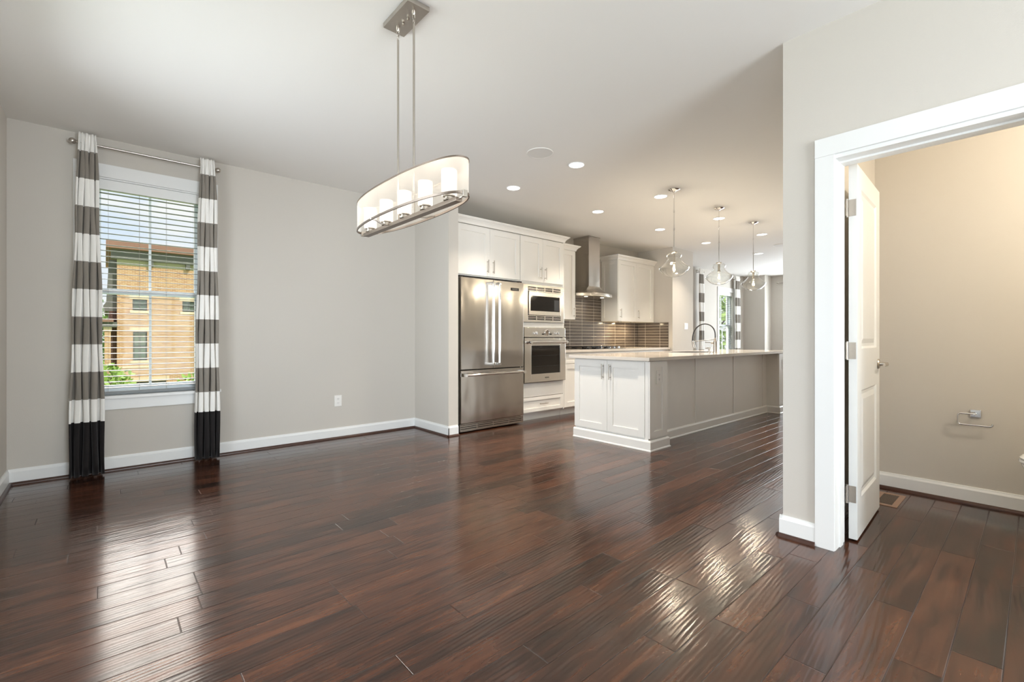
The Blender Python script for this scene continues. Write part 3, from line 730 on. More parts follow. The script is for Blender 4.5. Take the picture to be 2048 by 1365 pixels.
# tall oven cabinet
t = thing('oven_cabinet', 'tall white cabinet holding the microwave and wall oven', 'cabinet', (4.45, 5.07, 0))
m = MB(); x0, x1 = 4.032, 4.868
m.box(x0, x0 + 0.02, YF, 5.065, 0.10, 2.44).box(x1 - 0.02, x1, YF, 5.065, 0.10, 2.44).box(x0, x1, 5.045, 5.065, 0.1, 2.44)
for za, zb in ((0.10, 0.12), (0.315, 0.50), (1.240, 1.305), (1.805, 1.85), (2.42, 2.44)): m.box(x0 + 0.02, x1 - 0.02, YF, 5.045, za, zb)
m.box(x0, x0 + 0.018, YF - 0.020, YF, 0.30, 1.84).box(x1 - 0.018, x1, YF - 0.020, YF, 0.10, 2.44)
m.box(x0 + 0.018, x1 - 0.018, YF - 0.020, YF, 0.318, 0.500).box(x0 + 0.018, x1 - 0.018, YF - 0.020, YF, 1.240, 1.303)
m.build('carcass', M['cab'], t)
MB().box(x0, x1, YF + 0.06, 5.06, 0.0, 0.10).build('toe_kick', M['cab'], t)
door(kf(YF), 4.034, 4.442, 1.845, 2.432, 0, t, ((4.397, 1.885), (4.397, 2.045)))
door(kf(YF), 4.442, 4.850, 1.845, 2.432, 0, t, ((4.487, 1.885), (4.487, 2.045)))
door(kf(YF), 4.036, 4.850, 0.115, 0.312, 0, t, ((4.37, 0.215), (4.52, 0.215)), name='drawer', fw=0.055, fh=0.045)
m = MB(); crown_run(m, [(3.003, YF - 0.02), (4.870, YF - 0.02), (4.870, 5.065)], 2.441)
tag(m.build('crown_moulding', M['cab']), 'white crown moulding along the tall cabinets above refrigerator and ovens', 'moulding')

# refrigerator
t = thing('refrigerator', 'stainless steel french-door refrigerator beside the grey wall end', 'refrigerator', (3.51, 5.0, 0))
fx0, fx1 = 3.042, 4.014; yb = 4.40
MB().box(3.012, 4.020, yb + 0.01, 5.03, 0.02, 1.80).build('body', mat('fridge_case_grey', srgb(92, 86, 78), 0.45, metal=0.6, noise=0.05), t)
ff = kf(yb)
for a, b, nm in ((fx0, 3.516, 'door'), (3.520, fx1, 'door')):
    d = MB().frame(*ff).box(a, b, 0, 0.062, 0.735, 1.800, 0.006).build(nm, M['steel'], t)
    hx = 3.470 if a == fx0 else 3.566
    h = MB().frame(*ff); h.tube([(hx, 0.125, 0.775), (hx, 0.125, 1.765)], 0.0135, 16)
    h.box(hx - 0.014, hx + 0.014, 0.060, 0.140, 1.740, 1.768, 0.003).box(hx - 0.014, hx + 0.014, 0.060, 0.140, 0.772, 0.800, 0.003)
    h.build('handle', M['chrome'], d, smooth=True)
    if a != fx0:
        bd = MB().frame(*ff).box(3.80, 3.93, 0.062, 0.065, 1.690, 1.725, 0.001).build('badge', M['iron'], d)
dr = MB().frame(*ff).box(fx0, fx1, 0, 0.062, 0.112, 0.722, 0.006).build('drawer', M['steel'], t)
h = MB().frame(*ff); h.tube([(3.055, 0.125, 0.672), (3.985, 0.125, 0.672)], 0.015, 16)
for hx in (3.068, 3.972): h.box(hx - 0.022, hx + 0.018, 0.060, 0.140, 0.655, 0.690, 0.003)
h.build('handle', M['chrome'], dr, smooth=True)
g = MB().frame(*ff); g.box(fx0, fx1, 0.0, 0.030, 0.018, 0.104)
gr = g.build('grille', M['iron'], t)
g = MB().frame(*ff)
for k in range(4):
    a = fx0 + 0.01 + k * 0.2455; b = a + 0.232
    for z in (0.030, 0.052, 0.074): g.box(a, b, 0.028, 0.040, z, z + 0.013)
    g.box(a - 0.008, a, 0.028, 0.042, 0.018, 0.104).box(b, b + 0.006, 0.028, 0.042, 0.018, 0.104)
g.box(fx0, fx1, 0.028, 0.042, 0.018, 0.028).box(fx0, fx1, 0.028, 0.042, 0.094, 0.104)
g.build('grille_bar', M['steel2'], gr)
for a in (fx0, fx1 - 0.05): MB().frame(*ff).box(a, a + 0.05, -0.02, 0.03, 1.800, 1.822).build('hinge_cover', M['iron'], t)

def text(name, s, size, loc, rot, m, parent, ext=0.0008):
    cu = bpy.data.curves.new(name, 'FONT'); cu.body = s; cu.size = size; cu.extrude = ext; cu.align_x = 'CENTER'; cu.align_y = 'CENTER'
    tmp = bpy.data.objects.new(name + '_tmp', cu); C.objects.link(tmp)
    me = bpy.data.meshes.new_from_object(tmp.evaluated_get(bpy.context.evaluated_depsgraph_get()))
    bpy.data.objects.remove(tmp)
    o = bpy.data.objects.new(name, me); C.objects.link(o); me.materials.clear(); me.materials.append(m)
    o.parent = parent; o.location = Vector(loc) - root_of(parent); o.rotation_euler = rot; OFF[o.name] = root_of(parent)
    return o
def text3(name, s, size, loc, parent, m): return text(name, s, size, loc, (PI / 2, 0, 0), m, parent)
text3('lettering', 'VIKING', 0.030, (3.865, yb - 0.0655, 1.7075), bd.parent, M['chrome'])

# microwave
t = thing('microwave', 'stainless built-in microwave with vented trim above the wall oven', 'microwave', (4.45, 4.7, 1.31))
f0 = kf(YF - 0.020)
m = MB().frame(*f0); a0, a1, z0, z1 = 4.062, 4.846, 1.308, 1.802; b0, b1, c0, c1 = 4.205, 4.785, 1.395, 1.715
b0, b1 = 4.150, 4.775
m.box(a0, b0, 0.0, 0.022, z0, z1, 0.003).box(b1, a1, 0, 0.022, z0, z1, 0.003).box(b0, b1, 0, 0.022, z0, z0 + 0.030).box(b0, b1, 0, 0.022, z1 - 0.030, z1)
m.box(b0, b1, 0, 0.022, c1, c1 + 0.010).box(b0, b1, 0, 0.022, c0 - 0.010, c0)
for k in range(1, 4):
    xx = b0 + (b1 - b0) * k / 4
    m.box(xx - 0.007, xx + 0.007, 0, 0.022, z0 + 0.03, c0 - 0.01).box(xx - 0.007, xx + 0.007, 0, 0.022, c1 + 0.01, z1 - 0.03)
for za, zb in ((z0 + 0.03, c0 - 0.010), (c1 + 0.010, z1 - 0.03)):
    for k in range(1, 3):
        zz = za + (zb - za) * k / 3; m.box(b0, b1, 0.004, 0.020, zz - 0.0035, zz + 0.0035)
m.build('trim_frame', M['steel2'], t)
MB().frame(*f0).box(a0 + 0.01, a1 - 0.01, -0.50, -0.003, z0 + 0.01, z1 - 0.01).build('cavity_box', M['dark'], t)
MB().frame(*f0).box(b0 - 0.002, b1 + 0.002, -0.002, 0.004, c0 - 0.006, c1 + 0.006).build('reveal', M['iron'], t)
d = MB().frame(*f0); d.box(b0 + 0.008, b1 - 0.008, 0.004, 0.034, c0 + 0.006, c1 - 0.006, 0.003); d = d.build('door', M['steel2'], t)
MB().frame(*f0).box(b0 + 0.035, b1 - 0.035, 0.034, 0.036, c0 + 0.060, c1 - 0.060, 0.0006).build('window', M['black'], d)
MB().frame(*f0).box(b1 - 0.145, b1 - 0.045, 0.036, 0.0365, c0 + 0.075, c1 - 0.10).build('control_panel', M['iron'], d)

# wall oven
t = thing('wall_oven', 'stainless single wall oven with two knobs and a round clock', 'oven', (4.45, 4.7, 0.5))
MB().frame(*f0).box(a0 + 0.012, a1 - 0.012, -0.50, -0.003, 0.515, 1.225).build('cavity_box', M['dark'], t)
p = MB().frame(*f0).box(a0, a1, 0, 0.045, 1.108, 1.236, 0.004).build('control_panel', M['steel2'], t)
for xx in (4.262, 4.672):
    kb = MB().frame(*f0); kb.lathe([(0.026, 0.045), (0.026, 0.050), (0.017, 0.052), (0.015, 0.078), (0.001, 0.080)], (xx, 0, 1.160), 22, 'y').box(xx - 0.004, xx + 0.004, 0.07, 0.09, 1.142, 1.178, 0.001)
    kb.build('knob', M['chrome'], p, smooth=True)
ck = MB().frame(*f0); ck.lathe([(0.040, 0.045), (0.040, 0.056), (0.034, 0.060), (0.032, 0.056)], (4.475, 0, 1.170), 30, 'y', cap=False).build('clock_bezel', M['chrome'], p, smooth=True)
ck = MB().frame(*f0); ck.lathe([(0.034, 0.046), (0.034, 0.054), (0.001, 0.0545)], (4.475, 0, 1.170), 30, 'y').build('clock_face', mat('clock_dial', srgb(120, 108, 96), 0.4, noise=0.2), p)
MB().frame(*f0).box(4.473, 4.477, 0.0545, 0.056, 1.170, 1.195).box(4.460, 4.477, 0.0545, 0.056, 1.168, 1.172).build('clock_hand', M['iron'], p)
for a in (4.385, 4.528): MB().frame(*f0).box(a, a + 0.04, 0.045, 0.048, 1.140, 1.156).build('display', M['iron'], p)
d = MB().frame(*f0); d.box(a0, 4.185, 0, 0.050, 0.512, 1.098, 0.004).box(4.735, a1, 0, 0.050, 0.512, 1.098, 0.004).box(4.185, 4.735, 0, 0.050, 0.995, 1.098, 0.003).box(4.185, 4.735, 0, 0.050, 0.512, 0.622, 0.003)
d = d.build('door', M['steel2'], t)
MB().frame(*f0).box(4.183, 4.737, 0.004, 0.044, 0.620, 0.997).build('window', M['black'], d)
rk = MB().frame(*f0)
for z in (0.72, 0.86): rk.box(4.20, 4.72, 0.0441, 0.0446, z, z + 0.003)
rk.build('oven_rack', M['iron'], d)
h = MB().frame(*f0); h.tube([(4.105, 0.112, 1.043), (4.815, 0.112, 1.043)], 0.0145, 16)
for hx in (4.118, 4.802): h.lathe([(0.027, 0.048), (0.025, 0.06), (0.019, 0.090), (0.023, 0.112), (0.017, 0.128), (0.001, 0.131)], (hx, 0, 1.043), 20, 'y')
h.build('handle', M['chrome'], d, smooth=True)
text3('lettering', 'VIKING', 0.026, (4.475, YF - 0.020 - 0.0505, 0.565), d, M['iron'])

# upper cabinets
YU = 4.735
t = thing('wall_cabinet', 'narrow white wall cabinet left of the range hood', 'cabinet', (5.16, 5.07, 1.38))
MB().box(4.872, 5.452, YU, 5.065, 1.38, 2.44).build('carcass', M['cab'], t)
door(kf(YU), 4.874, 5.452, 1.380, 2.432, 0, t, ((5.415, 1.42), (5.415, 1.57)))
m = MB(); crown_run(m, [(4.872, YU - 0.02), (5.455, YU - 0.02), (5.455, 5.065)], 2.435); m.build('crown', M['cab'], t)
t = thing('wall_cabinet', 'white two-door wall cabinet right of the range hood', 'cabinet', (7.1, 5.07, 1.38))
MB().box(6.560, 7.64, YU, 5.065, 1.385, 2.44).build('carcass', M['cab'], t)
sf = ((6.560, 0, 0), (0, 1, 0), (-1, 0, 0))
m = MB().frame(*sf); shaker(m, YU - 0.018, 5.063, 1.385, 2.432, 0, t=0.016, fw=0.06); m.build('side_panel', M['cab'], t)
door(kf(YU), 6.560, 7.100, 1.385, 2.432, 0, t, ((6.612, 1.44), (6.612, 1.60)))
door(kf(YU), 7.100, 7.640, 1.385, 2.432, 0, t, ((7.150, 1.44), (7.150, 1.60)))
m = MB(); crown_run(m, [(6.542, 5.065), (6.542, YU - 0.02), (7.685, YU - 0.02)], 2.435); m.build('crown', M['cab'], t)
MB().box(7.64, 7.684, YU - 0.01, 5.06, 1.385, 2.44).build('filler', M['cab'], t)
for i, xx in enumerate((6.80, 7.18)):
    pl = thing('under_cabinet_light', ('left' if i == 0 else 'right') + ' of the two puck lights under the right wall cabinet', 'light', (xx, 4.86, 1.37), 'puck lights under the wall cabinet')
    MB().lathe([(0.001, 1.385), (0.040, 1.385), (0.040, 1.374), (0.034, 1.372)], (xx, 4.86, 0), 24, cap=False).build('ring', M['nickel'], pl)
    MB().lathe([(0.001, 1.3745), (0.034, 1.3745), (0.034, 1.374), (0.001, 1.3739)], (xx, 4.86, 0), 24).build('lens', M['lens'], pl)
    light('puck_lamp', 'AREA', (xx, 4.86, 1.370), 3.6, (1, 0.80, 0.52), size=0.06, parent=pl)

# range hood
t = thing('range_hood', 'stainless steel chimney range hood with curved canopy', 'range hood', (5.955, 5.07, 1.76))
MB().box(5.815, 6.095, 4.745, 5.068, 1.925, 2.738, 0.004).box(5.810, 6.10, 4.740, 5.068, 2.715, 2.739).build('chimney', M['steel'], t)
cn = MB(); nx = 24; levels = ((1.758, 0.457, 0.0, 1), (1.800, 0.457, 0.0, 1), (1.806, 0.440, 0.012, 1), (1.840, 0.30, 0.09, 0.8), (1.880, 0.20, 0.15, 0.5), (1.930, 0.145, 0.185, 0.1))
R = []
for z, hw, back, bow in levels:
    r = []
    for k in range(nx + 1):
        u = -1 + 2 * k / nx; x = 5.955 + hw * u
        y = 4.735 - 0.20 * (1 - u * u) * bow + back * (1 if z < 1.93 else 0) * 0.1
        if z >= 1.93: y = 4.742
        elif z > 1.81: y = 4.742 - (0.20 * (1 - u * u) + 0.007) * bow * (1.93 - z) / 0.124 * 0.9
        r.append((x, y, z))
    r = [(5.955 - hw, 5.066, z)] + r + [(5.955 + hw, 5.066, z)]
    R.append(r)
loft(cn, R); cn.build('canopy', M['steel2'], t, smooth=True)
for xx in (5.75, 6.16):
    MB().lathe([(0.001, 1.7575), (0.030, 1.7575), (0.030, 1.7565), (0.001, 1.7563)], (xx, 4.75, 0), 20).build('lamp', M['lens'], t)
light('hood_lamp', 'AREA', (5.955, 4.78, 1.752), 2.5, (1, 0.86, 0.64), size=0.3, size_y=0.1, parent=t)

# backsplash
m = MB(); m.box(4.87, 5.453, 5.066, 5.0695, 0.926, 1.380).box(5.453, 6.541, 5.066, 5.0695, 0.926, 1.80).box(6.541, 7.6855, 5.066, 5.0695, 0.926, 1.385)
t = tag(m.build('backsplash', M['tile_x']), 'glossy taupe stacked glass tile backsplash behind the cooktop', 'tile backsplash')
tag(MB().box(7.676, 7.6855, 4.43, 5.059, 0.926, 1.384).build('backsplash', M['tile_y']), 'short return of taupe glass tile on the side wall right of the counter', 'tile backsplash')

# counter and base cabinets along the wall
m = MB(); m.box(4.870, 7.686, 4.395, 5.060, 0.888, 0.926, 0.003)
tag(m.build('countertop', M['quartz']), 'pale quartz countertop along the kitchen wall under the cooktop', 'countertop')
spec = ((4.872, 5.47, 'white base cabinet between the tall oven cabinet and the cooktop'), (5.47, 6.46, 'wide white base cabinet under the cooktop'), (6.46, 7.684, 'white base cabinet in the kitchen corner right of the cooktop'))
for x0, x1, lab in spec:
    t = thing('base_cabinet', lab, 'cabinet', ((x0 + x1) / 2, 5.0, 0), 'base cabinets along the kitchen wall')
    MB().box(x0, x1, YF, 5.055, 0.10, 0.887).build('carcass', M['cab'], t)
    MB().box(x0, x1, YF + 0.06, 5.05, 0, 0.10).build('toe_kick', M['cab'], t)
    door(kf(YF), x0, x1, 0.735, 0.880, 0, t, (((x0 + x1) / 2 - 0.07, 0.81), ((x0 + x1) / 2 + 0.07, 0.81)), name='drawer', fw=0.055, fh=0.035)
    n = 1 if x1 - x0 < 0.7 else 2
    for k in range(n):
        a = x0 + (x1 - x0) * k / n; b = x0 + (x1 - x0) * (k + 1) / n
        hx = b - 0.045 if k == 0 else a + 0.045
        door(kf(YF), a, b, 0.112, 0.728, 0, t, ((hx, 0.53), (hx, 0.68)))

# cooktop
t = thing('cooktop', 'black gas cooktop with silver knobs on the wall counter', 'cooktop', (5.92, 4.72, 0.926))
MB().box(5.46, 6.42, 4.47, 4.99, 0.926, 0.934, 0.003).build('plate', M['black'], t)
for xx in (5.60, 5.85, 6.10):
    for yy in (4.62, 4.86):
        MB().lathe([(0.045, 0.934), (0.045, 0.943), (0.030, 0.950), (0.001, 0.952)], (xx, yy, 0), 20).build('burner', M['iron'], t)
for a, b in ((5.48, 5.72), (5.735, 5.965), (5.98, 6.22)):
    gm = MB()
    for yy in (4.52, 4.62, 4.74, 4.86, 4.96): gm.box(a, b, yy - 0.005, yy + 0.005, 0.952, 0.962)
    for xx in (a + 0.006, (a + b) / 2, b - 0.006): gm.box(xx - 0.005, xx + 0.005, 4.51, 4.97, 0.952, 0.962)
    for xx in (a + 0.006, b - 0.006):
        for yy in (4.52, 4.96): gm.box(xx - 0.006, xx + 0.006, yy - 0.006, yy + 0.006, 0.934, 0.953)
    gm.build('grate', M['iron'], t)
for k in range(5):
    MB().lathe([(0.020, 0.934), (0.019, 0.958), (0.015, 0.962), (0.001, 0.962)], (6.32, 4.54 + 0.09 * k, 0), 18).build('knob', M['chrome'], t, smooth=True)

# ================================================================== ISLAND
t = thing('kitchen_island', 'long white panelled kitchen island with two doors on its end', 'island', (5.8, 2.95, 0))
IX0, IX1, IY0, IY1 = 3.970, 7.66, 2.490, 3.430
PX1 = 4.270; FX0 = 7.27; YR = 2.650
m = MB()
m.box(IX0, PX1, IY0, IY1, 0.0, 0.874).box(PX1, 7.34, YR, IY1, 0.0, 0.874).box(7.34, IX1, IY0, IY1, 0, 0.874)
m.build('carcass', M['cab'], t)
fe = ((IX0, 0, 0), (0, 1, 0), (-1, 0, 0))
door(fe, 2.530, 2.981, 0.118, 0.862, 0, t, ((2.935, 0.665), (2.935, 0.825)))
door(fe, 2.981, 3.428, 0.118, 0.862, 0, t, ((3.027, 0.665), (3.027, 0.825)))
MB().frame(*fe).box(IY0, 2.527, 0, 0.020, 0.0, 0.872, 0.0015).build('corner_stile', M['cab'], t)
def pier_panel(x0, x1):
    q = MB().frame(*kf(IY0)); shaker(q, x0, x1, 0.118, 0.870, 0, t=0.016, fw=0.085, fh=0.060); return q.build('pier_panel', M['cab'], t)
pier_panel(IX0 - 0.018, PX1); pier_panel(7.34, IX1)
# battens between back panels
for xx in (5.200, 6.228, 7.20):
    MB().frame(*kf(YR)).box(xx - 0.014, xx + 0.014, 0, 0.006, 0.10, 0.873, 0.001).build('batten', M['cab'], t)
# plinth
def plinth(mb, path):
    crown_run(mb, path, 0.0, [(0, 0), (0.026, 0), (0.026, 0.008), (0.018, 0.017), (0.018, 0.088), (0.012, 0.098), (0.004, 0.104), (0, 0.104)])
m = MB(); plinth(m, [(IX0 - 0.020, IY1), (IX0 - 0.020, IY0 - 0.016), (PX1, IY0 - 0.016), (PX1, YR), (7.34, YR), (7.34, IY0 - 0.016), (IX1, IY0 - 0.016)])
m.build('plinth', M['cab'], t)
MB().box(3.905, 7.75, 2.452, 3.475, 0.875, 0.908, 0.003).build('countertop', M['quartz'], t, 'pale polished quartz worktop')
outlet('island_outlet', (4.122, IY0 - 0.007), (1, 0, 0), (0, -1, 0), 0.710, 'white outlet on the near end post of the island', 'outlet', wid=0.078, h=0.13)
outlet('island_outlet', (7.50, IY0 - 0.007), (1, 0, 0), (0, -1, 0), 0.710, 'white outlet on the far end post of the island, at the wall edge', 'outlet', wid=0.078, h=0.13)
# sink
t = thing('kitchen_sink', 'steel sink set into the island worktop below the faucet', 'sink', (5.9, 3.05, 0.9085))
MB().box(5.55, 6.25, 2.86, 2.875, 0.9082, 0.9105).box(5.55, 6.25, 3.285, 3.30, 0.9082, 0.9105).box(5.55, 5.565, 2.875, 3.285, 0.9082, 0.9105).box(6.235, 6.25, 2.875, 3.285, 0.9082, 0.9105).build('rim', M['steel2'], t)
MB().box(5.565, 6.235, 2.875, 3.285, 0.9081, 0.9086).build('basin', M['iron'], t)
# faucet
t = thing('faucet', 'tall spring faucet with black arched hose on the island', 'faucet', (5.95, 2.77, 0.908))
fx, fy = 5.95, 2.765
MB().lathe([(0.030, 0.908), (0.030, 0.916), (0.024, 0.920), (0.022, 1.02), (0.024, 1.03), (0.024, 1.05), (0.018, 1.06), (0.014, 1.09), (0.010, 1.10)], (fx, fy, 0), 24).build('body', M['nickel'], t, smooth=True)
pts = []
for k in range(25):
    a = PI * k / 24; yc = fy + 0.155
    pts.append((fx, yc - 0.155 * math.cos(a), 1.125 + 0.165 * math.sin(a) ** 0.85 - (0.07 * (k / 24) ** 3)))
pts = [(fx, fy, 1.085)] + pts + [(fx, fy + 0.305, 1.03)]
MB().tube(pts, 0.0075, 12).build('hose', M['rubber'], t, smooth=True)
MB().tube([(fx, fy, 1.078), (fx, fy + 0.27, 1.052)], 0.0045, 10).lathe([(0.013, 1.068), (0.013, 1.088)], (fx, fy, 0), 16).lathe([(0.017, 1.040), (0.017, 1.056)], (fx, fy + 0.30, 0), 16).build('holder_arm', M['nickel'], t, smooth=True)
MB().tube([(fx, fy + 0.307, 1.058), (fx, fy + 0.302, 1.03), (fx, fy + 0.278, 0.955)], 0.014, 16, rs=[0.010, 0.015, 0.017]).build('spray_head', M['nickel'], t, smooth=True)
MB().lathe([(0.001, 0.020), (0.016, 0.020), (0.016, 0.050), (0.001, 0.052)], (fx, fy, 1.035), 16, 'y').tube([(fx, fy + 0.045, 1.035), (fx, fy + 0.135, 1.040)], 0.005, 10).build('lever', M['nickel'], t, smooth=True)
t = thing('soap_dispenser', 'small brushed nickel soap dispenser beside the faucet', 'soap dispenser', (5.93, 2.84, 0.908))
MB().lathe([(0.022, 0.908), (0.022, 0.914), (0.012, 0.918), (0.012, 0.950), (0.016, 0.955), (0.016, 0.975), (0.001, 0.978)], (5.93, 2.835, 0), 18).build('pump', M['nickel'], t, smooth=True)
MB().tube([(5.93, 2.835, 0.968), (5.93, 2.885, 0.962)], 0.006, 8).build('spout', M['nickel'], t, smooth=True)

# ================================================================== CEILING FITTINGS
def can(x, y, label, first=None):
    if first: return copy_tree(first, (x, y, HC), label)
    t = thing('recessed_light', label, 'ceiling light', (x, y, HC), 'recessed ceiling lights')
    MB().lathe([(0.066, HC - 0.0005), (0.079, HC - 0.0005), (0.079, HC - 0.005), (0.075, HC - 0.007), (0.069, HC - 0.004), (0.066, HC - 0.0005)], (x, y, 0), 36, cap=False).build('trim_ring', M['trim'], t, smooth=True)
    MB().lathe([(0.001, HC - 0.002), (0.069, HC - 0.002), (0.069, HC - 0.0035), (0.001, HC - 0.004)], (x, y, 0), 36).build('lens', M['lens'], t)
    light('downlight', 'AREA', (x, y, HC - 0.012), 10.5, (1, 0.88, 0.73), size=0.12, spread=math.radians(95), parent=t)
    return t
cans = [(3.355, 2.886, 'recessed light nearest the camera, right of the round ceiling speaker'), (3.353, 3.785, 'recessed light on the ceiling in front of the refrigerator cabinet'),
        (4.805, 3.770, 'recessed light on the ceiling between the oven cabinet and range hood'), (4.835, 2.885, 'recessed light just left of the first glass pendant canopy'),
        (6.300, 3.770, 'recessed light left of the first pendant rod, in front of the right wall cabinet'), (6.325, 2.886, 'recessed light right behind the middle pendant rod'),
        (7.790, 3.780, 'recessed light between the first and the middle pendant, farther back'), (7.815, 2.885, 'recessed light right of the farthest pendant canopy'),
        (9.55, 3.586, 'smallest recessed light, right of the farthest pendant rod')]
c0 = can(*cans[0])
for x, y, l in cans[1:]: can(x, y, l, c0)
for x, y, r, l in ((2.895, 2.914, 0.118, 'round white ceiling speaker left of the nearest recessed light'), (8.95, 2.99, 0.118, 'round ceiling speaker at the right wall edge in the distance')):
    t = thing('ceiling_speaker', l, 'speaker', (x, y, HC))
    MB().lathe([(r, HC - 0.0005), (r, HC - 0.004), (r - 0.004, HC - 0.006), (r - 0.008, HC - 0.005), (r - 0.008, HC - 0.0005)], (x, y, 0), 48, cap=False).build('rim', M['plate'], t, smooth=True)
    MB().lathe([(0.001, HC - 0.0005), (r - 0.008, HC - 0.0005), (r - 0.008, HC - 0.0045), (0.001, HC - 0.0055)], (x, y, 0), 48).build('grille', M['speaker'], t)

# glass pendants
def pendant(x, y):
    t = thing('pendant_lamp', 'clear glass pendant nearest the camera above the island', 'pendant lamp', (x, y, HC), 'clear glass pendants above the island')
    MB().lathe([(0.062, HC - 0.0005), (0.062, HC - 0.006), (0.050, HC - 0.016), (0.020, HC - 0.024), (0.008, HC - 0.035)], (x, y, 0), 32).build('canopy', M['chrome'], t, smooth=True)
    m = MB(); m.tube([(x, y, HC - 0.03), (x, y, 2.045)], 0.0045, 10)
    for z in (2.50, 2.30): m.tube([(x, y, z - 0.012), (x, y, z + 0.012)], 0.008, 10)
    m.build('stem', M['chrome'], t, smooth=True)
    MB().lathe([(0.001, 2.052), (0.034, 2.050), (0.036, 2.042), (0.030, 2.036), (0.014, 2.030), (0.014, 1.955), (0.017, 1.95), (0.017, 1.93), (0.001, 1.928)], (x, y, 0), 24).build('socket', M['nickel'], t, smooth=True)
    prof = [(0.036, 2.036), (0.056, 2.031), (0.074, 2.019), (0.080, 2.005), (0.075, 1.991), (0.066, 1.981), (0.065, 1.972), (0.072, 1.958), (0.088, 1.938), (0.112, 1.915), (0.140, 1.894), (0.156, 1.880), (0.161, 1.868), (0.154, 1.850), (0.132, 1.824), (0.104, 1.798), (0.074, 1.780), (0.046, 1.773), (0.034, 1.772)]
    MB().lathe(prof, (x, y, 0), 48, cap=False).build('glass_shade', M['bowl'], t, smooth=True)
    MB().lathe([(0.012, 1.932), (0.014, 1.915), (0.020, 1.890), (0.021, 1.860), (0.016, 1.835), (0.006, 1.825), (0.001, 1.824)], (x, y, 0), 20, cap=False).build('bulb', M['bulb'], t, smooth=True)
    f = MB()
    for k in range(5):
        a = 2 * PI * k / 5; f.tube([(x + 0.006 * math.cos(a), y + 0.006 * math.sin(a), 1.910), (x + 0.012 * math.cos(a + .4), y + 0.012 * math.sin(a + .4), 1.842)], 0.0012, 6)
    f.build('filament', M['filament'], t)
    light('pendant_bulb', 'POINT', (x, y, 1.87), 12.0, (1, 0.87, 0.70), radius=0.02, parent=t)
    return t
p0 = pendant(4.718, 2.652)
copy_tree(p0, (5.815, 2.655, HC), 'middle of the three clear glass pendants above the island')
copy_tree(p0, (6.908, 2.665, HC), 'clear glass pendant farthest from the camera above the island')

# ================================================================== LINEAR CHANDELIER
cx, cy = 1.147, 2.120
t = thing('chandelier', 'long oval sheer-shaded chandelier with brushed nickel bar and five lit cylinders', 'chandelier', (cx, cy, HC))
MB().box(cx - 0.060, cx + 0.060, cy - 0.130, cy + 0.130, HC - 0.024, HC - 0.0005, 0.002).build('canopy', M['nickel'], t)
for yy in (cy - 0.082, cy + 0.082):
    l = MB(); zt = HC - 0.024
    l.lathe([(0.010, 0), (0.010, -0.012), (0.005, -0.020)], (cx, yy, zt), 16)
    for k, zc_ in enumerate((zt - 0.030, zt - 0.052)):
        pts = [(cx + (0.007 * math.cos(a) if k % 2 == 0 else 0), yy + (0.007 * math.cos(a) if k % 2 else 0), zc_ + 0.013 * math.sin(a)) for a in [2 * PI * i / 16 for i in range(17)]]
        l.tube(pts, 0.0018, 6, cap=False)
    l.build('loop', M['nickel'], t, smooth=True)
    MB().tube([(cx, yy, zt - 0.064), (cx, yy, 1.715)], 0.0058, 12).build('rod', M['nickel'], t, smooth=True)
for yy in (cy - 0.025, cy + 0.025): MB().lathe([(0.001, -0.016), (0.006, -0.014), (0.007, -0.006), (0.005, 0)], (cx, yy, HC - 0.024), 14).build('screw_cap', M['nickel'], t, smooth=True)
HL, HWd = 0.515, 0.112
def ringpt(a, hw=HWd, hl=HL):
    c_, s_ = math.cos(a), math.sin(a); e = 2 / 2.25
    return (cx + hw * math.copysign(abs(c_) ** e, c_), cy + 0.005 + hl * math.copysign(abs(s_) ** e, s_))
NR = 96
sh = MB(); rows = []
for z in (1.722, 1.76, 1.80, 1.84, 1.868):
    rows.append([sh.v((*ringpt(2 * PI * k / NR), z)) for k in range(NR)])
for A, B in zip(rows, rows[1:]):
    for k in range(NR): sh.face([A[k], A[(k + 1) % NR], B[(k + 1) % NR], B[k]])
sh.build('shade', M['sheer'], t, smooth=True)
for z, nm in ((1.870, 'top_ring'), (1.718, 'bottom_ring')):
    r = MB(); pr = ((-0.003, -0.003), (0.003, -0.003), (0.003, 0.003), (-0.003, 0.003)) if nm == 'top_ring' else ((-0.003, -0.006), (0.004, -0.006), (0.004, 0.004), (-0.003, 0.004))
    rings = []
    for k in range(NR):
        a = 2 * PI * k / NR; rings.append([r.v((*ringpt(a, HWd + q[0], HL + q[0]), z + q[1])) for q in pr])
    for k in range(NR):
        A, B = rings[k], rings[(k + 1) % NR]
        for j in range(4): r.face([A[j], A[(j + 1) % 4], B[(j + 1) % 4], B[j]])
    r.build(nm, M['bronze'], t)
MB().box(cx - 0.017, cx + 0.017, cy - 0.470, cy + 0.475, 1.690, 1.708, 0.002).build('bar', M['bronze'], t)
for (sx, yy) in ((-1, cy + 0.16), (1, cy - 0.10)):
    xe = cx + sx * HWd
    MB().tube([(cx + sx * 0.012, yy - 0.05 * sx * -1 * 0.0, 1.702), (cx + sx * 0.03, yy, 1.698), (cx + sx * 0.06, yy, 1.702), (cx + sx * 0.09, yy, 1.714), (xe + sx * 0.002, yy, 1.716), (xe + sx * 0.006, yy, 1.740)], 0.0038, 8).build('bracket', M['nickel'], t, smooth=True)
for sy in (-1, 1):
    ye = cy + 0.005 + sy * HL
    MB().box(cx - 0.012, cx + 0.012, ye - 0.008, ye + 0.008, 1.700, 1.728, 0.001).tube([(cx, cy + sy * 0.468, 1.702), (cx, ye - sy * 0.012, 1.704), (cx, ye, 1.716)], 0.005, 8).build('end_clip', M['nickel'], t)
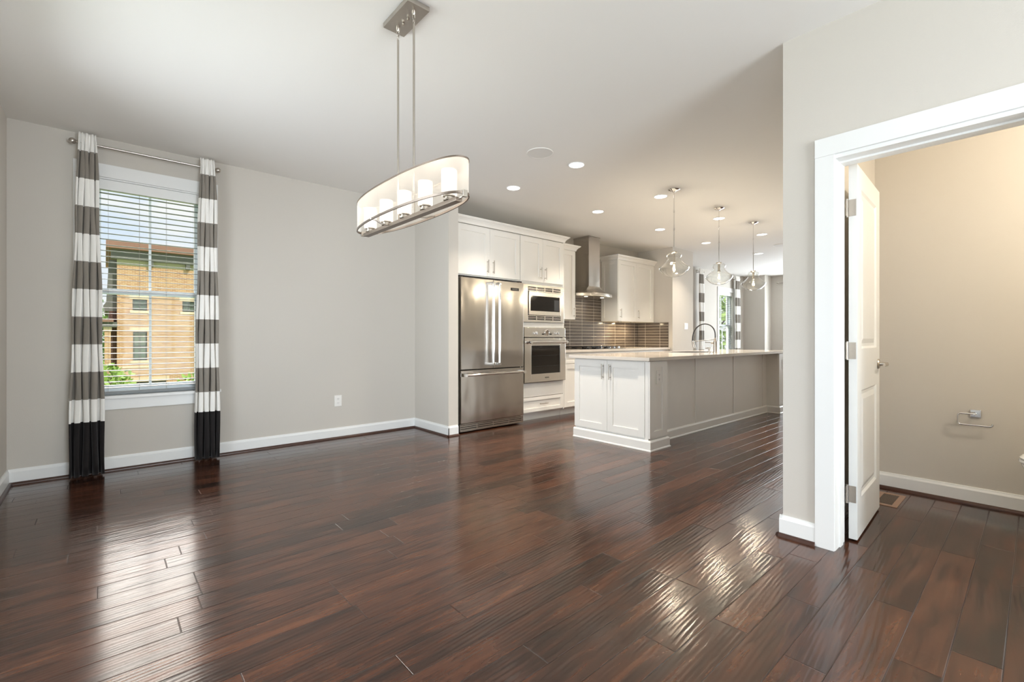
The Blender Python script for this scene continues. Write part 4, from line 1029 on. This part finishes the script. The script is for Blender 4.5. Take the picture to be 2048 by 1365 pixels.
for k in range(5):
    yy = cy + 0.012 + (k - 2) * 0.203
    c_ = MB(); c_.lathe([(0.026, 1.709), (0.026, 1.714), (0.020, 1.717), (0.020, 1.724), (0.028, 1.726), (0.028, 1.731)], (cx, yy, 0), 24)
    lamp = c_.build('lamp_cup', M['nickel'], t, smooth=True)
    MB().lathe([(0.001, 1.731), (0.033, 1.731), (0.035, 1.734), (0.035, 1.842), (0.033, 1.845), (0.030, 1.843), (0.030, 1.74)], (cx, yy, 0), 28, cap=False).build('glass_cylinder', M['candle'], lamp, smooth=True)
    light('candle_lamp', 'POINT', (cx, yy, 1.895), 0.6, (1, 0.88, 0.72), radius=0.045, parent=t)

# ================================================================== OUTSIDE
BY = 34.0
struct(MB().box(-60, 60, 5.6, 120, -3.9, -3.7).build('ground_lawn', M['grass']), 'grass and pavement outside the window', 'ground')
t = thing('brick_house', 'tan brick townhouse with dark cornice seen through the dining window', 'house', (4, BY, -3.7))
wh = [(1.18, 1.83, 2.66, 3.30), (1.20, 1.83, -0.2, 1.45), (1.20, 2.72, -2.6, -1.42), (3.50, 4.15, 2.66, 3.30), (5.6, 6.3, 2.66, 3.3), (4.6, 5.3, -0.2, 1.45)]
m = MB(); wall_with_holes(m, 'y', BY, BY + 0.4, 0.506, 12.0, -3.7, 5.2, wh); m.box(0.506, 12, BY + 0.4, BY + 9, -3.7, 5.2)
m.build('wall', M['brick'], t)
for a, b, za, zb in wh:
    f = MB(); f.box(a, a + 0.06, BY + 0.10, BY + 0.2, za, zb).box(b - 0.06, b, BY + 0.10, BY + 0.2, za, zb).box(a, b, BY + 0.10, BY + 0.2, zb - 0.06, zb).box(a, b, BY + 0.10, BY + 0.2, za, za + 0.06).box((a + b) / 2 - 0.02, (a + b) / 2 + 0.02, BY + 0.10, BY + 0.2, za, zb).box(a, b, BY + 0.10, BY + 0.2, (za + zb) / 2 - 0.03, (za + zb) / 2 + 0.03)
    fo = f.build('window', M['winframe'], t)
    MB().box(a + 0.03, b - 0.03, BY + 0.14, BY + 0.16, za + 0.03, zb - 0.03).build('pane', M['winglass'], fo)
    MB().box(a - 0.14, b + 0.14, BY - 0.03, BY + 0.1, zb, zb + 0.26).build('lintel', M['stone'], fo)
    MB().box(a - 0.12, b + 0.12, BY - 0.08, BY + 0.1, za - 0.15, za).build('sill', M['stone'], fo)
MB().box(0.50, 2.0, BY - 0.03, BY + 0.1, -0.62, -0.52).box(0.50, 12, BY - 0.04, BY + 0.1, -1.62, -1.40 - 0.12).build('belt_course', M['stone'], t)
MB().box(0.506, 12, BY - 0.02, BY + 0.3, 5.2, 5.5).build('frieze', M['paleband'], t)
m = MB(); m.box(0.25, 12, BY - 0.35, BY + 0.3, 5.5, 6.15)
for k in range(7): m.box(1.9 + k * 1.75, 2.1 + k * 1.75, BY - 0.30, BY, 5.20, 5.5)
m.build('cornice', M['fascia'], t)
MB().prism([(BY - 0.75, 6.02), (BY - 0.75, 6.40), (BY + 1.6, 6.42), (BY + 9, 6.42), (BY + 9, 6.02)], 0.04, 12.3, 'x').build('roof', M['copper'], t)
MB().box(0.17, 0.506, BY + 0.5, BY + 8, -3.7, 2.6).build('side_bay', M['shadebrick'], t, 'dark recessed side bay')
m = MB(); m.prism([(0.17, 5.5), (0.506, 5.5), (0.506, 2.6), (0.0, 2.6), (-0.08, 2.9), (0.05, 3.1)], BY + 0.5, BY + 8, 'y'); m.build('side_gable', M['fascia'], t)
MB().box(-0.02, 0.24, BY - 0.8, BY - 0.4, -3.7, 1.45).build('porch_pier', M['brick'], t)
MB().box(-0.06, 0.28, BY - 0.85, BY - 0.35, 1.45, 1.68).box(-0.06, 0.28, BY - 0.85, BY - 0.35, -0.66, -0.50).box(-0.06, 0.28, BY - 0.85, BY - 0.35, -1.7, -1.5).build('pier_cap', M['stone'], t)
MB().box(-0.55, 0.5, BY - 1.0, BY + 0.5, 1.68, 1.95).build('porch_beam', M['fascia'], t)
MB().box(-0.70, 0.35, BY - 1.2, BY + 0.5, 1.95, 2.12).build('porch_roof', M['copper'], t)

def tree(x, y, h, r, label, seed, m, group='trees outside', z0=-3.7, n=900, squash=1.0):
    t = thing('leafy_tree', label, 'tree', (x, y, z0), group)
    rnd = random.Random(seed)
    tr = MB(); tr.tube([(x, y, z0), (x + 0.1, y, z0 + h * 0.4), (x, y + 0.1, z0 + h * 0.7)], 0.12, 8, rs=[0.16, 0.12, 0.06])
    for k in range(5):
        a = k * 1.3; tr.tube([(x, y, z0 + h * (0.35 + 0.06 * k)), (x + r * 0.6 * math.cos(a), y + r * 0.6 * math.sin(a), z0 + h * (0.6 + 0.06 * k))], 0.05, 6, rs=[0.05, 0.02])
    tr.build('trunk', M['bark'], t)
    c = MB()
    for _ in range(n):
        d = Vector((rnd.gauss(0, 1), rnd.gauss(0, 1), rnd.gauss(0, 1))).normalized() * r * rnd.uniform(0.45, 1.0)
        p = Vector((x, y, z0 + h - r * squash)) + Vector((d.x, d.y, d.z * squash)); s = rnd.uniform(0.10, 0.24) * (r / 2.0) ** 0.5
        u = Vector((rnd.gauss(0, 1), rnd.gauss(0, 1), rnd.gauss(0, 1))).normalized(); v = u.orthogonal().normalized()
        c.face([c.v(p - u * s), c.v(p + v * s * 0.6), c.v(p + u * s), c.v(p - v * s * 0.6)])
    c.build('foliage', m, t)
tree(-1.0, 50, 8.3, 2.2, 'green tree left of the brick house, seen at the left side of the window', 1, M['leaf2'], n=1500, squash=1.7)
tree(-0.12, 24, 3.9, 1.1, 'bright green shrub low at the left side of the dining window', 2, M['leaf'], n=900)
tree(2.85, 22.5, 3.5, 0.95, 'bright green treetop low at the right side of the dining window', 3, M['leaf'], n=700)
tree(24, 11.5, 8, 2.6, 'pale tree outside the far living room window', 4, M['leaf'], n=1500)
tree(19.5, 17.5, 6, 2.4, 'dense tree beyond the far living room window', 5, M['leaf2'], n=1500)
